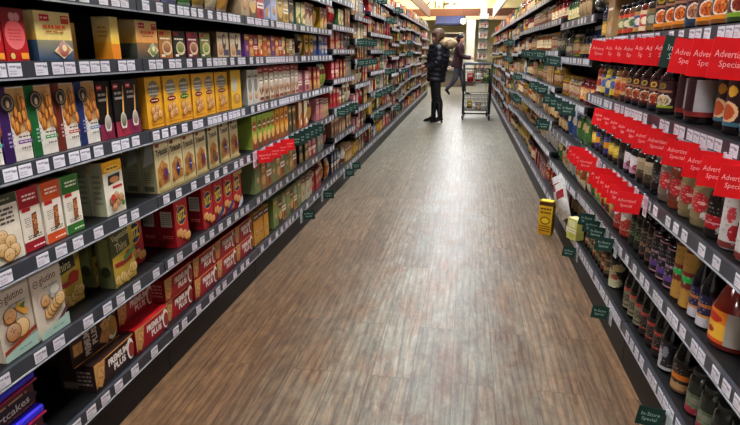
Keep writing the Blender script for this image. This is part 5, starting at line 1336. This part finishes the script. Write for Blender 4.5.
aw = MB(); aw.loft([[(-1.27, 23.5, 2.66), (-1.27, 22.95, 2.36), (-1.27, 22.95, 2.30), (-1.27, 23.5, 2.30)], [(-.12, 23.5, 2.66), (-.12, 22.95, 2.36), (-.12, 22.95, 2.30), (-.12, 23.5, 2.30)]], '#0e1a40', 'cloth', False); o = link('canopy', aw.mesh('canopy')); tag(o, 'dark blue awning over the fridge beyond the aisle end', 'awning')
gl_ = link('globe_lamp', None); gl_.location = (-.19, 22.4, 2.40); tag(gl_, 'round white globe lamp hanging before the blue awning', 'lamp')
g = MB(); ellipsoid(g, (0, 0, 0), (.11, .11, .11), '#fff6e4', 'glow', 16, 12); link('globe', g.mesh('globe'), gl_); g = MB(); g.tube([(0, 0, .11), (0, 0, CZ - 2.40 - .002)], .008, '#3a3632', 'metal'); link('cord', g.mesh('cord'), gl_)
sg_ = MB(); Y = 23.585
for pts in ([(-1.78, 3.2), (-1.66, 3.05)], [(-1.54, 3.2), (-1.66, 3.05)], [(-1.66, 3.05), (-1.66, 2.97)], [(-1.32, 3.22), (-1.32, 2.97)], [(-1.2, 3.04), (-1.14, 2.99)], [(-.98, 3.24), (-.98, 2.97)], [(-.97, 3.12), (-.86, 3.12)], [(-.86, 3.16), (-.78, 3.12)], [(-.62, 3.12), (-.5, 3.12)]):
    (x0, z0), (x1, z1) = pts; sg_.tube([(x0, Y, z0), (x1, Y, z1)], .03, '#3f3418', 'metal', 6)
o = link('wall_lettering', sg_.mesh('wall_lettering')); tag(o, 'thin dark lettering strokes mounted on the cream wall above the beam', 'sign')
ec = link('endcap_rack', None); ec.location = (.52, 20.1, 0); tag(ec, 'tall white endcap rack with dark shelves against the white pillar', 'rack')
a = MB(); a.box(-.15, .30, 0, .15, .34, 2.55, '#dcd8cc', 'painted_wall'); link('back_panel', a.mesh('back_panel'), ec)
b = MB(); b.box(-.16, 0, -.03, .16, .295, 0, '#2a4038', 'metal'); sme = b.mesh('shelf')
for k, z in enumerate((.35, .7, 1.05, 1.40, 1.74, 2.08, 2.36)):
    s_ = link('shelf', sme, ec); s_.location = (0, 0, z)
    for j in range(2):
        cn = ['white', 'cream'][(j + k) % 2]
        if k < 6: kb['snack_box', cn].put((.52 - .07 + .14*j, 20.12, z + .002), 0, f'{["left", "right"][j]} {cn} box on the {ORD[k]} endcap shelf up')

# ------------------------------------------------------------------ lights
mat('diffuser', .5, var=0, emit=48)
dm = MB(); dm.box(-.28, -.58, -.012, .28, .58, 0, '#f4f7ff', 'diffuser'); dme = dm.mesh('diffuser')
fm = MB()
for x0, y0, x1, y1 in ((-.31, -.61, -.285, .61), (.285, -.61, .31, .61), (-.284, -.61, .284, -.585), (-.284, .585, .284, .61)): fm.box(x0, y0, -.02, x1, y1, .0, '#d8d4cc', 'metal')
fme = fm.mesh('frame')
for j, (x, nm_) in enumerate(((-.23, 'over the aisle'), (-3.4, 'left of the left shelving'), (3.2, 'right of the right shelving'))):
    for i in range(12):
        y = -2.6 + 2.3*i
        if j and i % 2: continue
        r = link('ceiling_light', None); r.location = (x, y, CZ - .002); tag(r, f'{ORD[i]} square ceiling light from the camera end, {nm_}', 'light', 'ceiling lights')
        link('frame', fme, r); link('diffuser', dme, r)
def area(name, loc, rot, sx, sy, e, c=(1, .96, .9)):
    l = bpy.data.lights.new(name, 'AREA'); l.shape = 'RECTANGLE'; l.size = sx; l.size_y = sy; l.energy = e; l.color = c
    o = bpy.data.objects.new(name, l); o.location = loc; o.rotation_euler = rot; COL.objects.link(o)
area('warm_light', (-1.8, 22.6, 3.6), (.35, 0, 0), 2.5, .6, 110, (1, .84, .5))
area('end_light', (.0, 21.5, 3.65), (0, 0, 0), 3, 2.5, 30, (1, .93, .8))
w = bpy.data.worlds.new('world'); SC.world = w; w.use_nodes = True
w.node_tree.nodes['Background'].inputs[0].default_value = (.9, .95, 1, 1); w.node_tree.nodes['Background'].inputs[1].default_value = .2

# ------------------------------------------------------------------ camera
cam = bpy.data.cameras.new('camera'); cam.sensor_width = 36; cam.sensor_fit = 'HORIZONTAL'; cam.lens = 560 / 740 * 36; cam.clip_start = .05; cam.clip_end = 100
co = bpy.data.objects.new('camera', cam); COL.objects.link(co)
co.location = (0, 0, 1.30); co.rotation_euler = (math.radians(90 - 15.993), 0, math.radians(9.4556))
SC.camera = co
SC.view_settings.view_transform = 'Standard'; SC.view_settings.look = 'None'; SC.view_settings.exposure = 0; SC.view_settings.gamma = .84
SC.cycles.max_bounces = 6; SC.cycles.diffuse_bounces = 3; SC.cycles.glossy_bounces = 3; SC.cycles.sample_clamp_indirect = 4
SC.cycles.use_denoising = True
